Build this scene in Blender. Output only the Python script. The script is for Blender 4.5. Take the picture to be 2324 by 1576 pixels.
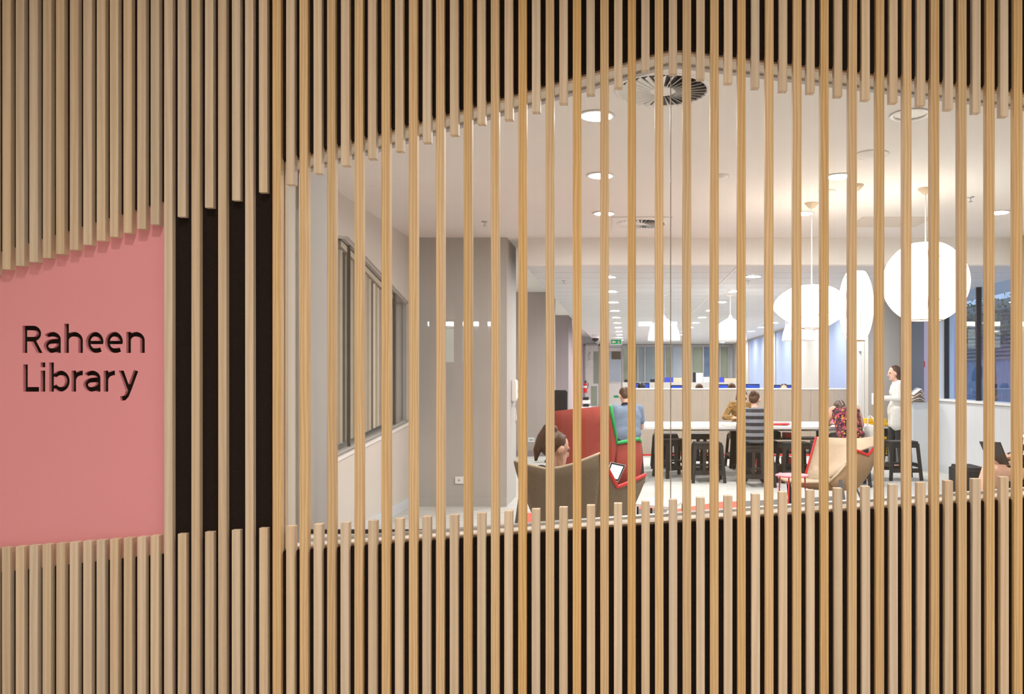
import bpy, bmesh, math, random
import numpy as np
from mathutils import Vector, Matrix

random.seed(7)
for o in list(bpy.data.objects):
    bpy.data.objects.remove(o)
SC = bpy.context.scene
COL = SC.collection

# ------------------------------------------------------------------ camera
# frontal two-point view; eye 1.43 m above the floor, 3.1 m from the battens
F, VX, VY, EYE = 1850.0, 1425.0, 857.0, 1.43      # in pixels of the 2324 x 1576 frame
cam = bpy.data.cameras.new('camera'); camo = bpy.data.objects.new('camera', cam); COL.objects.link(camo)
camo.location = (0, 0, EYE); camo.rotation_euler = (math.pi/2, 0, 0)
cam.sensor_fit = 'HORIZONTAL'; cam.sensor_width = 36.0
cam.lens = F/2324.0*36.0
cam.shift_x = -(VX-1162.0)/2324.0; cam.shift_y = (VY-788.0)/2324.0
cam.clip_start = 0.05; cam.clip_end = 300
SC.camera = camo

# ------------------------------------------------------------------ world, exposure
world = bpy.data.worlds.new('world'); SC.world = world; world.use_nodes = True
bg = world.node_tree.nodes['Background']
bg.inputs[0].default_value = (0.62, 0.76, 1.0, 1); bg.inputs[1].default_value = 1.5
SC.view_settings.view_transform = 'Standard'; SC.view_settings.look = 'None'
SC.view_settings.gamma = 1.0; SC.view_settings.use_curve_mapping = False
SC.view_settings.exposure = 0.4
DOWN_L = 300.0        # radiance of the plaster ceiling's downlights
TILE_L = 260.0       # radiance of the panelled ceiling's downlights
CORR_W = 4.45         # watts of each corridor lamp

def area_lamp(name, loc, size, watts, color=(1, .94, .87), rot=(0, 0, 0), shape='DISK', spread=math.pi):
    l = bpy.data.lights.new(name, 'AREA'); l.shape = shape; l.size = size; l.energy = watts
    l.color = color; l.spread = spread
    o = bpy.data.objects.new(name, l); COL.objects.link(o); o.location = loc; o.rotation_euler = rot
    return o
# lamps of the corridor in front of the battens (set in its ceiling, behind and beside the viewer)
for x in (-1.25, 0.85, 2.95):
    area_lamp('corridor_lamp', (x, 1.55, 4.17), 0.10, CORR_W*3.9, spread=math.radians(114))
for x in (-3.0, -1.0, 1.0, 3.0):
    area_lamp('corridor_lamp', (x, 0.2, 4.17), 0.22, CORR_W*3.5, spread=math.radians(120))

# ------------------------------------------------------------------ helpers
def P(u, v, Y):
    return Vector(((u-VX)/F*Y, Y, EYE-(v-VY)/F*Y))
def PX(u, Y): return (u-VX)/F*Y
def PZ(v, Y): return EYE-(v-VY)/F*Y
def fy(v): return EYE*F/(v-VY)          # depth of a floor point at image row v

def lin(c):
    c = c/255.0
    return c/12.92 if c <= 0.04045 else ((c+0.055)/1.055)**2.4
def rgb(r, g, b): return (lin(r), lin(g), lin(b), 1.0)

MATS = {}
def nodes_of(name):
    m = bpy.data.materials.new(name); m.use_nodes = True
    nt = m.node_tree; b = nt.nodes['Principled BSDF']
    MATS[name] = m
    return m, nt, b
def mat(name, c, rough=0.6, vary=0.06, scale=8.0, stretch=(1, 1, 1), metal=0.0, bump=0.0, spec=0.4, coords='Object', detail=3.0):
    """plain colour broken by a little noise"""
    m, nt, b = nodes_of(name)
    tc = nt.nodes.new('ShaderNodeTexCoord'); mp = nt.nodes.new('ShaderNodeMapping')
    mp.inputs['Scale'].default_value = stretch
    nz = nt.nodes.new('ShaderNodeTexNoise'); nz.inputs['Scale'].default_value = scale; nz.inputs['Detail'].default_value = detail
    cr = nt.nodes.new('ShaderNodeValToRGB')
    cr.color_ramp.elements[0].position = 0.3; cr.color_ramp.elements[1].position = 0.7
    cr.color_ramp.elements[0].color = [max(0, x*(1-vary)) for x in c[:3]]+[1]
    cr.color_ramp.elements[1].color = [min(1, x*(1+vary)) for x in c[:3]]+[1]
    nt.links.new(tc.outputs[coords], mp.inputs[0]); nt.links.new(mp.outputs[0], nz.inputs['Vector'])
    nt.links.new(nz.outputs[0], cr.inputs[0]); nt.links.new(cr.outputs[0], b.inputs['Base Color'])
    b.inputs['Roughness'].default_value = rough; b.inputs['Metallic'].default_value = metal
    b.inputs['Specular IOR Level'].default_value = spec
    if bump:
        bp = nt.nodes.new('ShaderNodeBump'); bp.inputs['Strength'].default_value = bump; bp.inputs['Distance'].default_value = 0.01
        nt.links.new(nz.outputs[0], bp.inputs['Height']); nt.links.new(bp.outputs[0], b.inputs['Normal'])
    return m
def emit(name, c, s):
    m, nt, b = nodes_of(name)
    b.inputs['Base Color'].default_value = c; b.inputs['Emission Color'].default_value = c
    b.inputs['Emission Strength'].default_value = s
    return m
def timber(name, c1, c2, rings=9.0):
    """pine: long grain, growth rings, a hue of its own for every piece"""
    m, nt, b = nodes_of(name)
    tc = nt.nodes.new('ShaderNodeTexCoord'); oi = nt.nodes.new('ShaderNodeObjectInfo')
    add = nt.nodes.new('ShaderNodeVectorMath'); add.operation = 'ADD'
    sc = nt.nodes.new('ShaderNodeVectorMath'); sc.operation = 'SCALE'; sc.inputs['Scale'].default_value = 37.0
    cmb = nt.nodes.new('ShaderNodeCombineXYZ')
    for k in range(3): nt.links.new(oi.outputs['Random'], cmb.inputs[k])
    nt.links.new(cmb.outputs[0], sc.inputs[0])
    nt.links.new(tc.outputs['Object'], add.inputs[0]); nt.links.new(sc.outputs[0], add.inputs[1])
    mp = nt.nodes.new('ShaderNodeMapping'); mp.inputs['Scale'].default_value = (1, 1, 0.045)
    nt.links.new(add.outputs[0], mp.inputs[0])
    wv = nt.nodes.new('ShaderNodeTexWave'); wv.wave_type = 'BANDS'; wv.bands_direction = 'X'
    wv.inputs['Scale'].default_value = rings*3.2; wv.inputs['Distortion'].default_value = 6.5
    wv.inputs['Detail'].default_value = 2.0; wv.inputs['Detail Scale'].default_value = 1.6
    nt.links.new(mp.outputs[0], wv.inputs['Vector'])
    nz = nt.nodes.new('ShaderNodeTexNoise'); nz.inputs['Scale'].default_value = 160; nz.inputs['Detail'].default_value = 4
    nt.links.new(mp.outputs[0], nz.inputs['Vector'])
    mx = nt.nodes.new('ShaderNodeMath'); mx.operation = 'MULTIPLY_ADD'
    nt.links.new(wv.outputs['Fac'], mx.inputs[0]); mx.inputs[1].default_value = 0.5
    m2 = nt.nodes.new('ShaderNodeMath'); m2.operation = 'MULTIPLY'; m2.inputs[1].default_value = 0.5
    nt.links.new(nz.outputs[0], m2.inputs[0]); nt.links.new(m2.outputs[0], mx.inputs[2])
    cr = nt.nodes.new('ShaderNodeValToRGB')
    cr.color_ramp.elements[0].position = 0.12; cr.color_ramp.elements[1].position = 0.8
    cr.color_ramp.elements[0].color = c1; cr.color_ramp.elements[1].color = c2
    nt.links.new(mx.outputs[0], cr.inputs[0])
    hs = nt.nodes.new('ShaderNodeHueSaturation')
    mr = nt.nodes.new('ShaderNodeMapRange'); mr.inputs['To Min'].default_value = 0.90; mr.inputs['To Max'].default_value = 1.06
    nt.links.new(oi.outputs['Random'], mr.inputs[0]); nt.links.new(mr.outputs[0], hs.inputs['Value'])
    rr = nt.nodes.new('ShaderNodeMath'); rr.operation = 'FRACT'
    r2 = nt.nodes.new('ShaderNodeMath'); r2.operation = 'MULTIPLY'; r2.inputs[1].default_value = 13.7
    nt.links.new(oi.outputs['Random'], r2.inputs[0]); nt.links.new(r2.outputs[0], rr.inputs[0])
    m3 = nt.nodes.new('ShaderNodeMapRange'); m3.inputs['To Min'].default_value = 0.86; m3.inputs['To Max'].default_value = 1.1
    nt.links.new(rr.outputs[0], m3.inputs[0]); nt.links.new(m3.outputs[0], hs.inputs['Saturation'])
    nt.links.new(cr.outputs[0], hs.inputs['Color']); nt.links.new(hs.outputs[0], b.inputs['Base Color'])
    b.inputs['Roughness'].default_value = 0.55; b.inputs['Specular IOR Level'].default_value = 0.3
    return m
def glass(name, tint=(1, 1, 1, 1), refl=1.0):
    m = bpy.data.materials.new(name); m.use_nodes = True; nt = m.node_tree; MATS[name] = m
    nt.nodes.remove(nt.nodes['Principled BSDF']); out = nt.nodes['Material Output']
    tr = nt.nodes.new('ShaderNodeBsdfTransparent'); tr.inputs[0].default_value = tint
    gl = nt.nodes.new('ShaderNodeBsdfGlossy'); gl.inputs['Roughness'].default_value = 0.0
    gl.inputs['Color'].default_value = (refl, refl, refl, 1)
    fr = nt.nodes.new('ShaderNodeFresnel'); fr.inputs['IOR'].default_value = 1.5
    mx = nt.nodes.new('ShaderNodeMixShader')
    ge = nt.nodes.new('ShaderNodeNewGeometry'); ml = nt.nodes.new('ShaderNodeMapRange')     # same reflectance from either face
    ml.inputs['To Min'].default_value = 1.5; ml.inputs['To Max'].default_value = 1/1.5
    nt.links.new(ge.outputs['Backfacing'], ml.inputs[0]); nt.links.new(ml.outputs[0], fr.inputs['IOR'])
    nt.links.new(fr.outputs[0], mx.inputs[0]); nt.links.new(tr.outputs[0], mx.inputs[1]); nt.links.new(gl.outputs[0], mx.inputs[2])
    nt.links.new(mx.outputs[0], out.inputs[0])
    return m

class MB:
    """collects faces for one mesh"""
    def __init__(s): s.v = []; s.f = []
    def box(s, x0, x1, y0, y1, z0, z1):
        n = len(s.v)
        s.v += [(x0,y0,z0),(x1,y0,z0),(x1,y1,z0),(x0,y1,z0),(x0,y0,z1),(x1,y0,z1),(x1,y1,z1),(x0,y1,z1)]
        for q in ((0,3,2,1),(4,5,6,7),(0,1,5,4),(1,2,6,5),(2,3,7,6),(3,0,4,7)): s.f.append(tuple(n+i for i in q))
        return s
    def prism(s, pts, d):
        """closed polygon of 3-D points pushed along vector d"""
        n = len(s.v); k = len(pts); d = Vector(d)
        s.v += [tuple(p) for p in pts]+[tuple(Vector(p)+d) for p in pts]
        s.f.append(tuple(n+i for i in range(k))); s.f.append(tuple(n+k+i for i in reversed(range(k))))
        for i in range(k):
            j = (i+1) % k
            s.f.append((n+i, n+k+i, n+k+j, n+j))
        return s
    def bar(s, a, b, w, t=None, up=(0, 0, 1)):
        """square bar from a to b"""
        a = Vector(a); b = Vector(b); t = t or w; d = (b-a).normalized(); up = Vector(up)
        if abs(d.dot(up)) > .95: up = Vector((0, 1, 0))
        x = d.cross(up).normalized()*w/2; y = x.cross(d).normalized()*t/2
        s.prism([a-x-y, a+x-y, a+x+y, a-x+y], b-a); return s
    def tube(s, path, r, n=8, cap=True):
        path = [Vector(p) for p in path]; base = len(s.v); k = len(path)
        for i, p in enumerate(path):
            d = (path[min(i+1, k-1)]-path[max(i-1, 0)]).normalized()
            up = Vector((0, 0, 1)) if abs(d.z) < .95 else Vector((0, 1, 0))
            x = d.cross(up).normalized(); y = x.cross(d).normalized()
            rr = r[i] if isinstance(r, (list, tuple)) else r
            for j in range(n):
                a = 2*math.pi*j/n; s.v.append(tuple(p+x*math.cos(a)*rr+y*math.sin(a)*rr))
        for i in range(k-1):
            for j in range(n):
                j2 = (j+1) % n
                s.f.append((base+i*n+j, base+i*n+j2, base+(i+1)*n+j2, base+(i+1)*n+j))
        if cap:
            s.f.append(tuple(base+j for j in reversed(range(n)))); s.f.append(tuple(base+(k-1)*n+j for j in range(n)))
        return s
    def lathe(s, prof, c, n=32, closed=False):
        """profile of (r, z) turned about the vertical through c"""
        base = len(s.v); k = len(prof)
        for (r, z) in prof:
            for j in range(n):
                a = 2*math.pi*j/n; s.v.append((c[0]+r*math.cos(a), c[1]+r*math.sin(a), c[2]+z))
        for i in range(k-1):
            for j in range(n):
                j2 = (j+1) % n
                s.f.append((base+i*n+j, base+i*n+j2, base+(i+1)*n+j2, base+(i+1)*n+j))
        if closed:
            s.f.append(tuple(base+j for j in reversed(range(n)))); s.f.append(tuple(base+(k-1)*n+j for j in range(n)))
        return s
    def grid(s, rows):
        """sheet through rows of points"""
        n = len(s.v); m = len(rows[0])
        for r in rows: s.v += [tuple(p) for p in r]
        for i in range(len(rows)-1):
            for j in range(m-1):
                s.f.append((n+i*m+j, n+i*m+j+1, n+(i+1)*m+j+1, n+(i+1)*m+j))
        return s

def link(o, parent=None):
    COL.objects.link(o)
    if parent is not None:
        o.parent = parent
        o.matrix_parent_inverse = parent.matrix_basis.inverted()
    return o
def obj(name, mb, m, parent=None, smooth=False, bevel=0.0, solid=0.0, local=False, fix=True, seg=2):
    me = bpy.data.meshes.new(name)
    me.from_pydata(mb.v, [], mb.f); me.update()
    if fix or bevel:
        bm = bmesh.new(); bm.from_mesh(me)
        bmesh.ops.recalc_face_normals(bm, faces=bm.faces)
        if bevel:
            es = [e for e in bm.edges if len(e.link_faces) == 2 and e.calc_face_angle(0) > 0.5]
            bmesh.ops.bevel(bm, geom=es, offset=bevel, segments=seg, affect='EDGES', clamp_overlap=True)
        bm.to_mesh(me); bm.free()
    if smooth:
        for p in me.polygons: p.use_smooth = True
    if m: me.materials.append(MATS[m] if isinstance(m, str) else m)
    o = bpy.data.objects.new(name, me)
    if solid:
        md = o.modifiers.new('thickness', 'SOLIDIFY'); md.thickness = solid; md.offset = 0
    COL.objects.link(o)
    if parent is not None:
        o.parent = parent
        if not local: o.matrix_parent_inverse = parent.matrix_basis.inverted()
    return o
def tag(o, label, cat, group=None):
    o['label'] = label; o['category'] = cat
    if group: o['group'] = group
    return o
def struct(o, label=None):
    o['kind'] = 'structure'
    if label: o['label'] = label
    return o
def thing(name, label, cat, loc=(0, 0, 0), rz=0.0, group=None):
    o = bpy.data.objects.new(name, None); COL.objects.link(o); o.empty_display_size = 0.1
    o.location = loc; o.rotation_euler = (0, 0, rz)
    o.matrix_basis = Matrix.Translation(loc) @ Matrix.Rotation(rz, 4, 'Z')
    return tag(o, label, cat, group)
def dup(root, loc, rz, label, group=None):
    def cp(o, par):
        c = o.copy(); COL.objects.link(c)
        if par is not None:
            c.parent = par; c.matrix_parent_inverse = o.matrix_parent_inverse.copy()
        for ch in list(o.children): cp(ch, c)
        return c
    r = cp(root, None); r.location = loc; r.rotation_euler = (0, 0, rz); r['label'] = label
    if group: r['group'] = group
    return r
ORD = ['first', 'second', 'third', 'fourth', 'fifth', 'sixth', 'seventh', 'eighth', 'ninth', 'tenth', 'eleventh', 'twelfth']

# ------------------------------------------------------------------ materials
timber('pine_pale', rgb(200, 176, 149), rgb(217, 196, 170), 4.0)
timber('pine_warm', rgb(194, 156, 109), rgb(216, 184, 138), 8.0)
mat('felt_black', rgb(38, 30, 26), 0.95, 0.35, 260, bump=0.3, spec=0.1)
mat('pink_paint', rgb(226, 150, 158), 0.5, 0.015, 3)
mat('plaster_white', rgb(226, 222, 214), 0.8, 0.015, 3)
mat('ceiling_white', rgb(240, 237, 232), 0.85, 0.012, 2)
mat('ceiling_beige', rgb(224, 216, 203), 0.8, 0.012, 2)
mat('wall_grey', rgb(186, 183, 178), 0.8, 0.02, 3)
mat('wall_warm', rgb(214, 208, 199), 0.8, 0.015, 3)
mat('wall_pale', rgb(184, 181, 179), 0.8, 0.015, 3)
mat('wall_taupe', rgb(184, 174, 168), 0.8, 0.02, 3)
mat('wall_mauve', rgb(166, 155, 158), 0.8, 0.02, 3)
mat('wall_dark', rgb(112, 116, 124), 0.8, 0.03, 3)
mat('wall_cool', rgb(214, 218, 222), 0.8, 0.015, 3)
mat('frame_grey', rgb(178, 178, 178), 0.4, 0.03, 6, metal=0.3)
mat('carpet', rgb(204, 204, 199), 0.95, 0.16, 5, stretch=(1, 6, 1), bump=0.15, spec=0.1, detail=6)
mat('corridor_floor', rgb(214, 207, 197), 0.5, 0.1, 4)
mat('corridor_wall', rgb(236, 231, 222), 0.8, 0.03, 3)
mat('panel_metal', rgb(214, 214, 214), 0.45, 0.02, 4)
mat('shadow_gap', rgb(40, 40, 42), 0.9, 0.1, 4)
mat('laminate', rgb(180, 166, 151), 0.5, 0.06, 10, stretch=(6, 6, .4))
mat('white_gloss', rgb(240, 240, 238), 0.3, 0.01, 4)
mat('white_matt', rgb(235, 233, 228), 0.6, 0.01, 4)
mat('stool_black', rgb(44, 39, 36), 0.5, 0.05, 20, stretch=(1, 1, .2))
mat('black_metal', rgb(28, 28, 30), 0.4, 0.1, 12, metal=0.2)
mat('black_plastic', rgb(24, 24, 26), 0.45, 0.1, 20)
mat('felt_taupe', rgb(132, 116, 98), 0.95, 0.2, 220, bump=0.25, spec=0.1)
mat('felt_tan', rgb(172, 142, 110), 0.95, 0.12, 200, bump=0.2, spec=0.1)
mat('felt_beige', rgb(208, 190, 166), 0.95, 0.1, 200, bump=0.2, spec=0.1)
mat('felt_coral', rgb(160, 75, 67), 0.95, 0.12, 200, bump=0.2, spec=0.1)
mat('trim_red', rgb(222, 42, 40), 0.6, 0.05, 20)
mat('trim_green', rgb(22, 168, 84), 0.6, 0.05, 20)
mat('red_enamel', rgb(214, 40, 52), 0.4, 0.05, 20)
mat('pink_enamel', rgb(240, 128, 138), 0.4, 0.03, 20)
mat('rug_red', rgb(226, 122, 104), 0.95, 0.1, 60, spec=0.1)
mat('rug_grey', rgb(126, 124, 120), 0.95, 0.15, 60, stretch=(8, 1, 1), spec=0.1)
mat('blind_cream', rgb(198, 190, 172), 0.7, 0.05, 8)
mat('blind_dark', rgb(112, 103, 90), 0.7, 0.08, 8)
mat('blind_mid', rgb(172, 164, 146), 0.7, 0.05, 8)
mat('blind_pale', rgb(216, 210, 196), 0.7, 0.05, 8)
mat('sign_green', rgb(0, 168, 96), 0.5, 0.02, 8)
mat('blue_screen', rgb(40, 78, 190), 0.3, 0.2, 6)
mat('yellow_plastic', rgb(238, 190, 20), 0.4, 0.05, 12)
mat('pink_paper', rgb(250, 130, 170), 0.6, 0.04, 12)
mat('paper', rgb(240, 240, 240), 0.7, 0.03, 20)
mat('red_card', rgb(226, 44, 44), 0.5, 0.06, 12)
mat('blue_file', rgb(52, 70, 200), 0.5, 0.05, 12)
mat('leather_dark', rgb(52, 44, 38), 0.4, 0.2, 18)
mat('lilac_wall', rgb(222, 196, 206), 0.8, 0.02, 3)
mat('glass_teal', rgb(150, 168, 176), 0.15, 0.12, 1.5)
mat('glass_green', rgb(154, 166, 148), 0.15, 0.15, 1.5)
mat('blind_blue', rgb(186, 200, 214), 0.6, 0.05, 2)
mat('slate_blue', rgb(112, 138, 170), 0.7, 0.15, 5)
mat('louvre', rgb(120, 126, 134), 0.6, 0.08, 5)
mat('leaf', rgb(70, 92, 60), 0.7, 0.4, 14)
mat('bark', rgb(92, 74, 60), 0.9, 0.3, 20)
mat('steel', rgb(190, 190, 190), 0.35, 0.05, 20, metal=0.8)
mat('laptop_dark', rgb(58, 56, 54), 0.4, 0.1, 10)
mat('hair_brown', rgb(84, 56, 38), 0.45, 0.45, 60, stretch=(4, 4, .5))
mat('hair_dark', rgb(34, 26, 22), 0.45, 0.4, 60, stretch=(4, 4, .5))
mat('hair_light', rgb(132, 98, 66), 0.45, 0.4, 60, stretch=(4, 4, .5))
mat('skin', rgb(232, 184, 160), 0.55, 0.05, 10)
mat('lip', rgb(196, 110, 104), 0.5, 0.05, 10)
mat('eye', rgb(40, 30, 26), 0.2, 0.05, 10)
mat('polo', rgb(124, 140, 162), 0.9, 0.1, 12)
mat('navy', rgb(38, 42, 58), 0.9, 0.15, 20)
mat('charcoal', rgb(46, 44, 46), 0.9, 0.15, 20)
mat('denim', rgb(66, 80, 104), 0.9, 0.2, 30)
mat('cardigan', rgb(228, 226, 218), 0.95, 0.05, 30)
mat('black_cloth', rgb(30, 28, 32), 0.9, 0.15, 30)
emit('lamp_white', (1.0, .965, .92, 1), DOWN_L)
emit('lamp_tile', (1.0, .97, .94, 1), TILE_L)
emit('strip_light', (1.0, .98, .92, 1), 26.0)
emit('poster_light', (.80, .92, .80, 1), 3.0)
emit('poster_red', (.9, .12, .10, 1), 5.0)
emit('tablet_screen', (.78, .85, .95, 1), 0.45)
glass('clear_glass'); glass('blue_glass', (.62, .76, .92, 1))
mat('downlight_inner', rgb(120, 116, 108), 0.3, 0.05, 8, metal=0.5)

def stripes_mat(name, ca, cb, period, axis=2):
    m, nt, b = nodes_of(name)
    tc = nt.nodes.new('ShaderNodeTexCoord'); sp = nt.nodes.new('ShaderNodeSeparateXYZ')
    nt.links.new(tc.outputs['Object'], sp.inputs[0])
    ml = nt.nodes.new('ShaderNodeMath'); ml.operation = 'MULTIPLY'; ml.inputs[1].default_value = 1/period
    nt.links.new(sp.outputs[axis], ml.inputs[0])
    fr = nt.nodes.new('ShaderNodeMath'); fr.operation = 'FRACT'; nt.links.new(ml.outputs[0], fr.inputs[0])
    gt = nt.nodes.new('ShaderNodeMath'); gt.operation = 'GREATER_THAN'; gt.inputs[1].default_value = 0.5
    nt.links.new(fr.outputs[0], gt.inputs[0])
    mx = nt.nodes.new('ShaderNodeMix'); mx.data_type = 'RGBA'
    mx.inputs[6].default_value = ca; mx.inputs[7].default_value = cb
    nt.links.new(gt.outputs[0], mx.inputs[0]); nt.links.new(mx.outputs[2], b.inputs['Base Color'])
    b.inputs['Roughness'].default_value = 0.9
    return m
def spots_mat(name, cols, scale, stops):
    m, nt, b = nodes_of(name)
    tc = nt.nodes.new('ShaderNodeTexCoord'); vo = nt.nodes.new('ShaderNodeTexVoronoi'); vo.inputs['Scale'].default_value = scale
    nt.links.new(tc.outputs['Object'], vo.inputs['Vector'])
    cr = nt.nodes.new('ShaderNodeValToRGB'); cr.color_ramp.interpolation = 'CONSTANT'
    while len(cr.color_ramp.elements) < len(cols): cr.color_ramp.elements.new(0.5)
    for e, c, p in zip(cr.color_ramp.elements, cols, stops): e.position = p; e.color = c
    sp = nt.nodes.new('ShaderNodeSeparateColor')
    if name == 'leopard': nt.links.new(vo.outputs['Distance'], cr.inputs[0])
    else:
        nt.links.new(vo.outputs['Color'], sp.inputs[0]); nt.links.new(sp.outputs[0], cr.inputs[0])
    nt.links.new(cr.outputs[0], b.inputs['Base Color']); b.inputs['Roughness'].default_value = 0.9
    return m
stripes_mat('striped_knit', rgb(44, 42, 46), rgb(128, 132, 140), 0.088)
spots_mat('leopard', [rgb(70, 46, 30), rgb(204, 160, 92), rgb(120, 84, 50)], 60, [0, 0.42, 0.72])
spots_mat('floral', [rgb(44, 26, 34), rgb(196, 76, 96), rgb(120, 44, 70), rgb(210, 150, 60), rgb(70, 50, 60)], 40, [0, 0.3, 0.52, 0.74, 0.84])
spots_mat('graphic_knit', [rgb(30, 28, 30), rgb(230, 226, 220), rgb(40, 36, 38), rgb(236, 232, 226)], 34, [0, 0.3, 0.55, 0.8])

# ------------------------------------------------------------------ batten wall
YF, YB = 3.10, 3.13               # front and back of the battens
YFELT = 3.1225                    # face of the black felt between them
ZT = 4.2
XL, XR = PX(-190, 3.1), PX(2490, 3.1)
def bx(i): return 4.5+30.57*i+0.0065*i*i        # left front edge of batten i in the picture
BW = 18.9
OPEN = [(637, 1252.7), (637, 364.3), (1460, 124.8), (1496, 114.6), (1516, 109.9), (1530, 108.2), (1548, 109.2), (1580, 113.0), (2462, 221.5), (2462, 1122.5)]
OPW = [(PX(u, YFELT), PZ(v, YFELT)) for u, v in OPEN]
def poly_xz(pts, y): return [(x, y, z) for x, z in pts]
xo, xr = OPW[0][0], OPW[-1][0]
def around(mb, y0, y1, left):
    d = (0, y1-y0, 0)
    for pl in left: mb.prism(poly_xz(pl, y0), d)
    mb.prism(poly_xz([(xo, ZT)]+OPW[1:9]+[(xr, ZT)], y0), d)                     # above the opening
    mb.prism(poly_xz([OPW[0], (xo, 0), (xr, 0), OPW[9]], y0), d)                 # below it
    mb.prism(poly_xz([(xr, 0), (XR, 0), (XR, ZT), (xr, ZT)], y0), d)             # to its right
    return mb
sub = around(MB(), 3.1465, 3.30, [[(XL, 0), (xo, 0), (xo, ZT), (XL, ZT)]])
wall_front = struct(obj('wall_front', sub, 'plaster_white'), 'timber batten screen wall over black felt with a large window opening')
S = lambda u, v: (PX(u, YFELT), PZ(v, YFELT))
SIGN = [S(-190, 631), S(385, 452), S(385, 1256.5), S(-190, 1321)]
felt = around(MB(), YFELT, 3.1464, [
    [SIGN[0], SIGN[1], (SIGN[1][0], ZT), (XL, ZT)], [SIGN[3], (XL, 0), (SIGN[2][0], 0), SIGN[2]],
    [(SIGN[1][0], 0), (xo, 0), (xo, ZT), (SIGN[1][0], ZT)]])
obj('felt_panel', felt, 'felt_black', wall_front)
obj('felt_backing', MB().box(XL, SIGN[1][0], 3.1455, 3.1464, 0.2, 2.6), 'felt_black', wall_front)

def chamfer_bar(x0, x1, z0, z1):
    c = 0.0013; y0, y1 = YF, YB; w = x1-x0; h = z1-z0
    ring = [(c, 0), (w-c, 0), (w, c), (w, y1-y0), (0, y1-y0), (0, c)]
    v = []; f = []; n = len(ring)
    for z, ins in ((0, c), (c, 0), (h-c, 0), (h, c)):
        for (a, b) in ring:
            v.append((a if not ins else min(max(a, ins), w-ins), b if not ins else max(b, ins), z))
    for k in range(3):
        for j in range(n):
            j2 = (j+1) % n; f.append((k*n+j, k*n+j2, (k+1)*n+j2, (k+1)*n+j))
    f.append(tuple(reversed(range(n)))); f.append(tuple(3*n+j for j in range(n)))
    mb = MB(); mb.v = v; mb.f = f; return mb
CACHE = {}
def batten(i, z0, z1, m):
    x0 = PX(bx(i)+random.uniform(-.5, .5), YF); w = BW/F*YF*random.uniform(.985, 1.02)
    o = obj('batten', chamfer_bar(0, w, 0, z1-z0), m, wall_front)
    o.matrix_basis = Matrix.Translation((x0, YF, z0)) @ Matrix.Rotation(random.uniform(-.0006, .0006), 4, 'Y')
    return o
UP = {-1: 623, 0: 612, 1: 603.6, 2: 595, 3: 586, 4: 577, 5: 567.5, 6: 556, 7: 546.5, 8: 538, 9: 529, 10: 520, 11: 510, 13: 492.5, 15: 471.6,
      17: 455, 19: 437, 21: 419, 23: 393.5, 25: 375.5, 27: 360, 29: 343, 31: 323, 33: 306, 35: 281, 37: 271, 39: 254, 41: 234, 43: 214, 45: 198,
      47: 159, 49: 167, 51: 179, 53: 188, 55: 199, 57: 206, 59: 210, 61: 218, 63: 226, 65: 232.5, 67: 239, 69: 248, 71: 255.6, 73: 264, 75: 272, 77: 280}
def low_v(i): return 1195-2.15*(i-21) if i >= 11 else 1217-2.4*(i-11)
for i in range(-5, 82):
    warm = 'pine_warm' if (i >= 12 and i % 2 == 0) else 'pine_pale'
    if i >= 12 and i % 2 == 0:
        batten(i, 0.0, ZT, warm if i >= 20 else 'pine_pale')
    else:
        vu = UP.get(i, 623-9.3*(i+1) if i < 0 else 272)
        batten(i, PZ(vu, YF), ZT, warm)
        batten(i, 0.0, PZ(low_v(i), YF), warm)

# lining and frame of the window opening
def inset(pts, d):
    n = len(pts); out = []
    area = sum(pts[i][0]*pts[(i+1) % n][1]-pts[(i+1) % n][0]*pts[i][1] for i in range(n))
    sg = 1 if area > 0 else -1
    for i in range(n):
        a = Vector(pts[i-1]); b = Vector(pts[i]); c = Vector(pts[(i+1) % n])
        e1 = (b-a).normalized(); e2 = (c-b).normalized()
        n1 = Vector((-e1.y, e1.x))*sg; n2 = Vector((-e2.y, e2.x))*sg
        bis = (n1+n2); bis = bis/bis.length; k = d/max(.3, bis.dot(n1))
        out.append((b.x+bis.x*k, b.y+bis.y*k))
    return out
def ring(d0, d1, y0, y1):
    A = inset(OPW, d0); B = inset(OPW, d1); n = len(A); mb = MB()
    for y in (y0, y1): mb.v += poly_xz(A, y)+poly_xz(B, y)
    for i in range(n):
        j = (i+1) % n
        mb.f += [(i, j, n+j, n+i), (2*n+i, 3*n+i, 3*n+j, 2*n+j), (i, 2*n+i, 2*n+j, j), (n+i, n+j, 3*n+j, 3*n+i)]
    return mb
obj('timber_lining', ring(-0.002, 0.008, 3.146, 3.172), 'pine_pale', wall_front)
obj('plaster_lining', ring(-0.002, 0.006, 3.1722, 3.258), 'plaster_white', wall_front)
win = thing('window_1', 'large frameless glass window behind the timber battens', 'window', (PX(1500, 3.27), 3.27, PZ(1190, 3.27)))
del win['category']; struct(win)
obj('window_frame', ring(-0.002, 0.016, 3.2582, 3.292), 'frame_grey', win)
xj = PX(1522, 3.275)
INN = inset(OPW, 0.014)
def clip_poly(pts, x, keep_left):
    out = []; n = len(pts)
    for i in range(n):
        a, b = pts[i], pts[(i+1) % n]
        ia = (a[0] <= x) == keep_left; ib = (b[0] <= x) == keep_left
        if ia: out.append(a)
        if ia != ib:
            t = (x-a[0])/(b[0]-a[0]); out.append((x, a[1]+t*(b[1]-a[1])))
    return out
for left, dx in ((True, -.002), (False, .002)):
    pl = clip_poly(INN, xj+dx, left)
    mb = MB(); mb.v = poly_xz(pl, 3.275); mb.f = [tuple(range(len(pl)))]
    obj('pane', mb, 'clear_glass', win)
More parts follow.
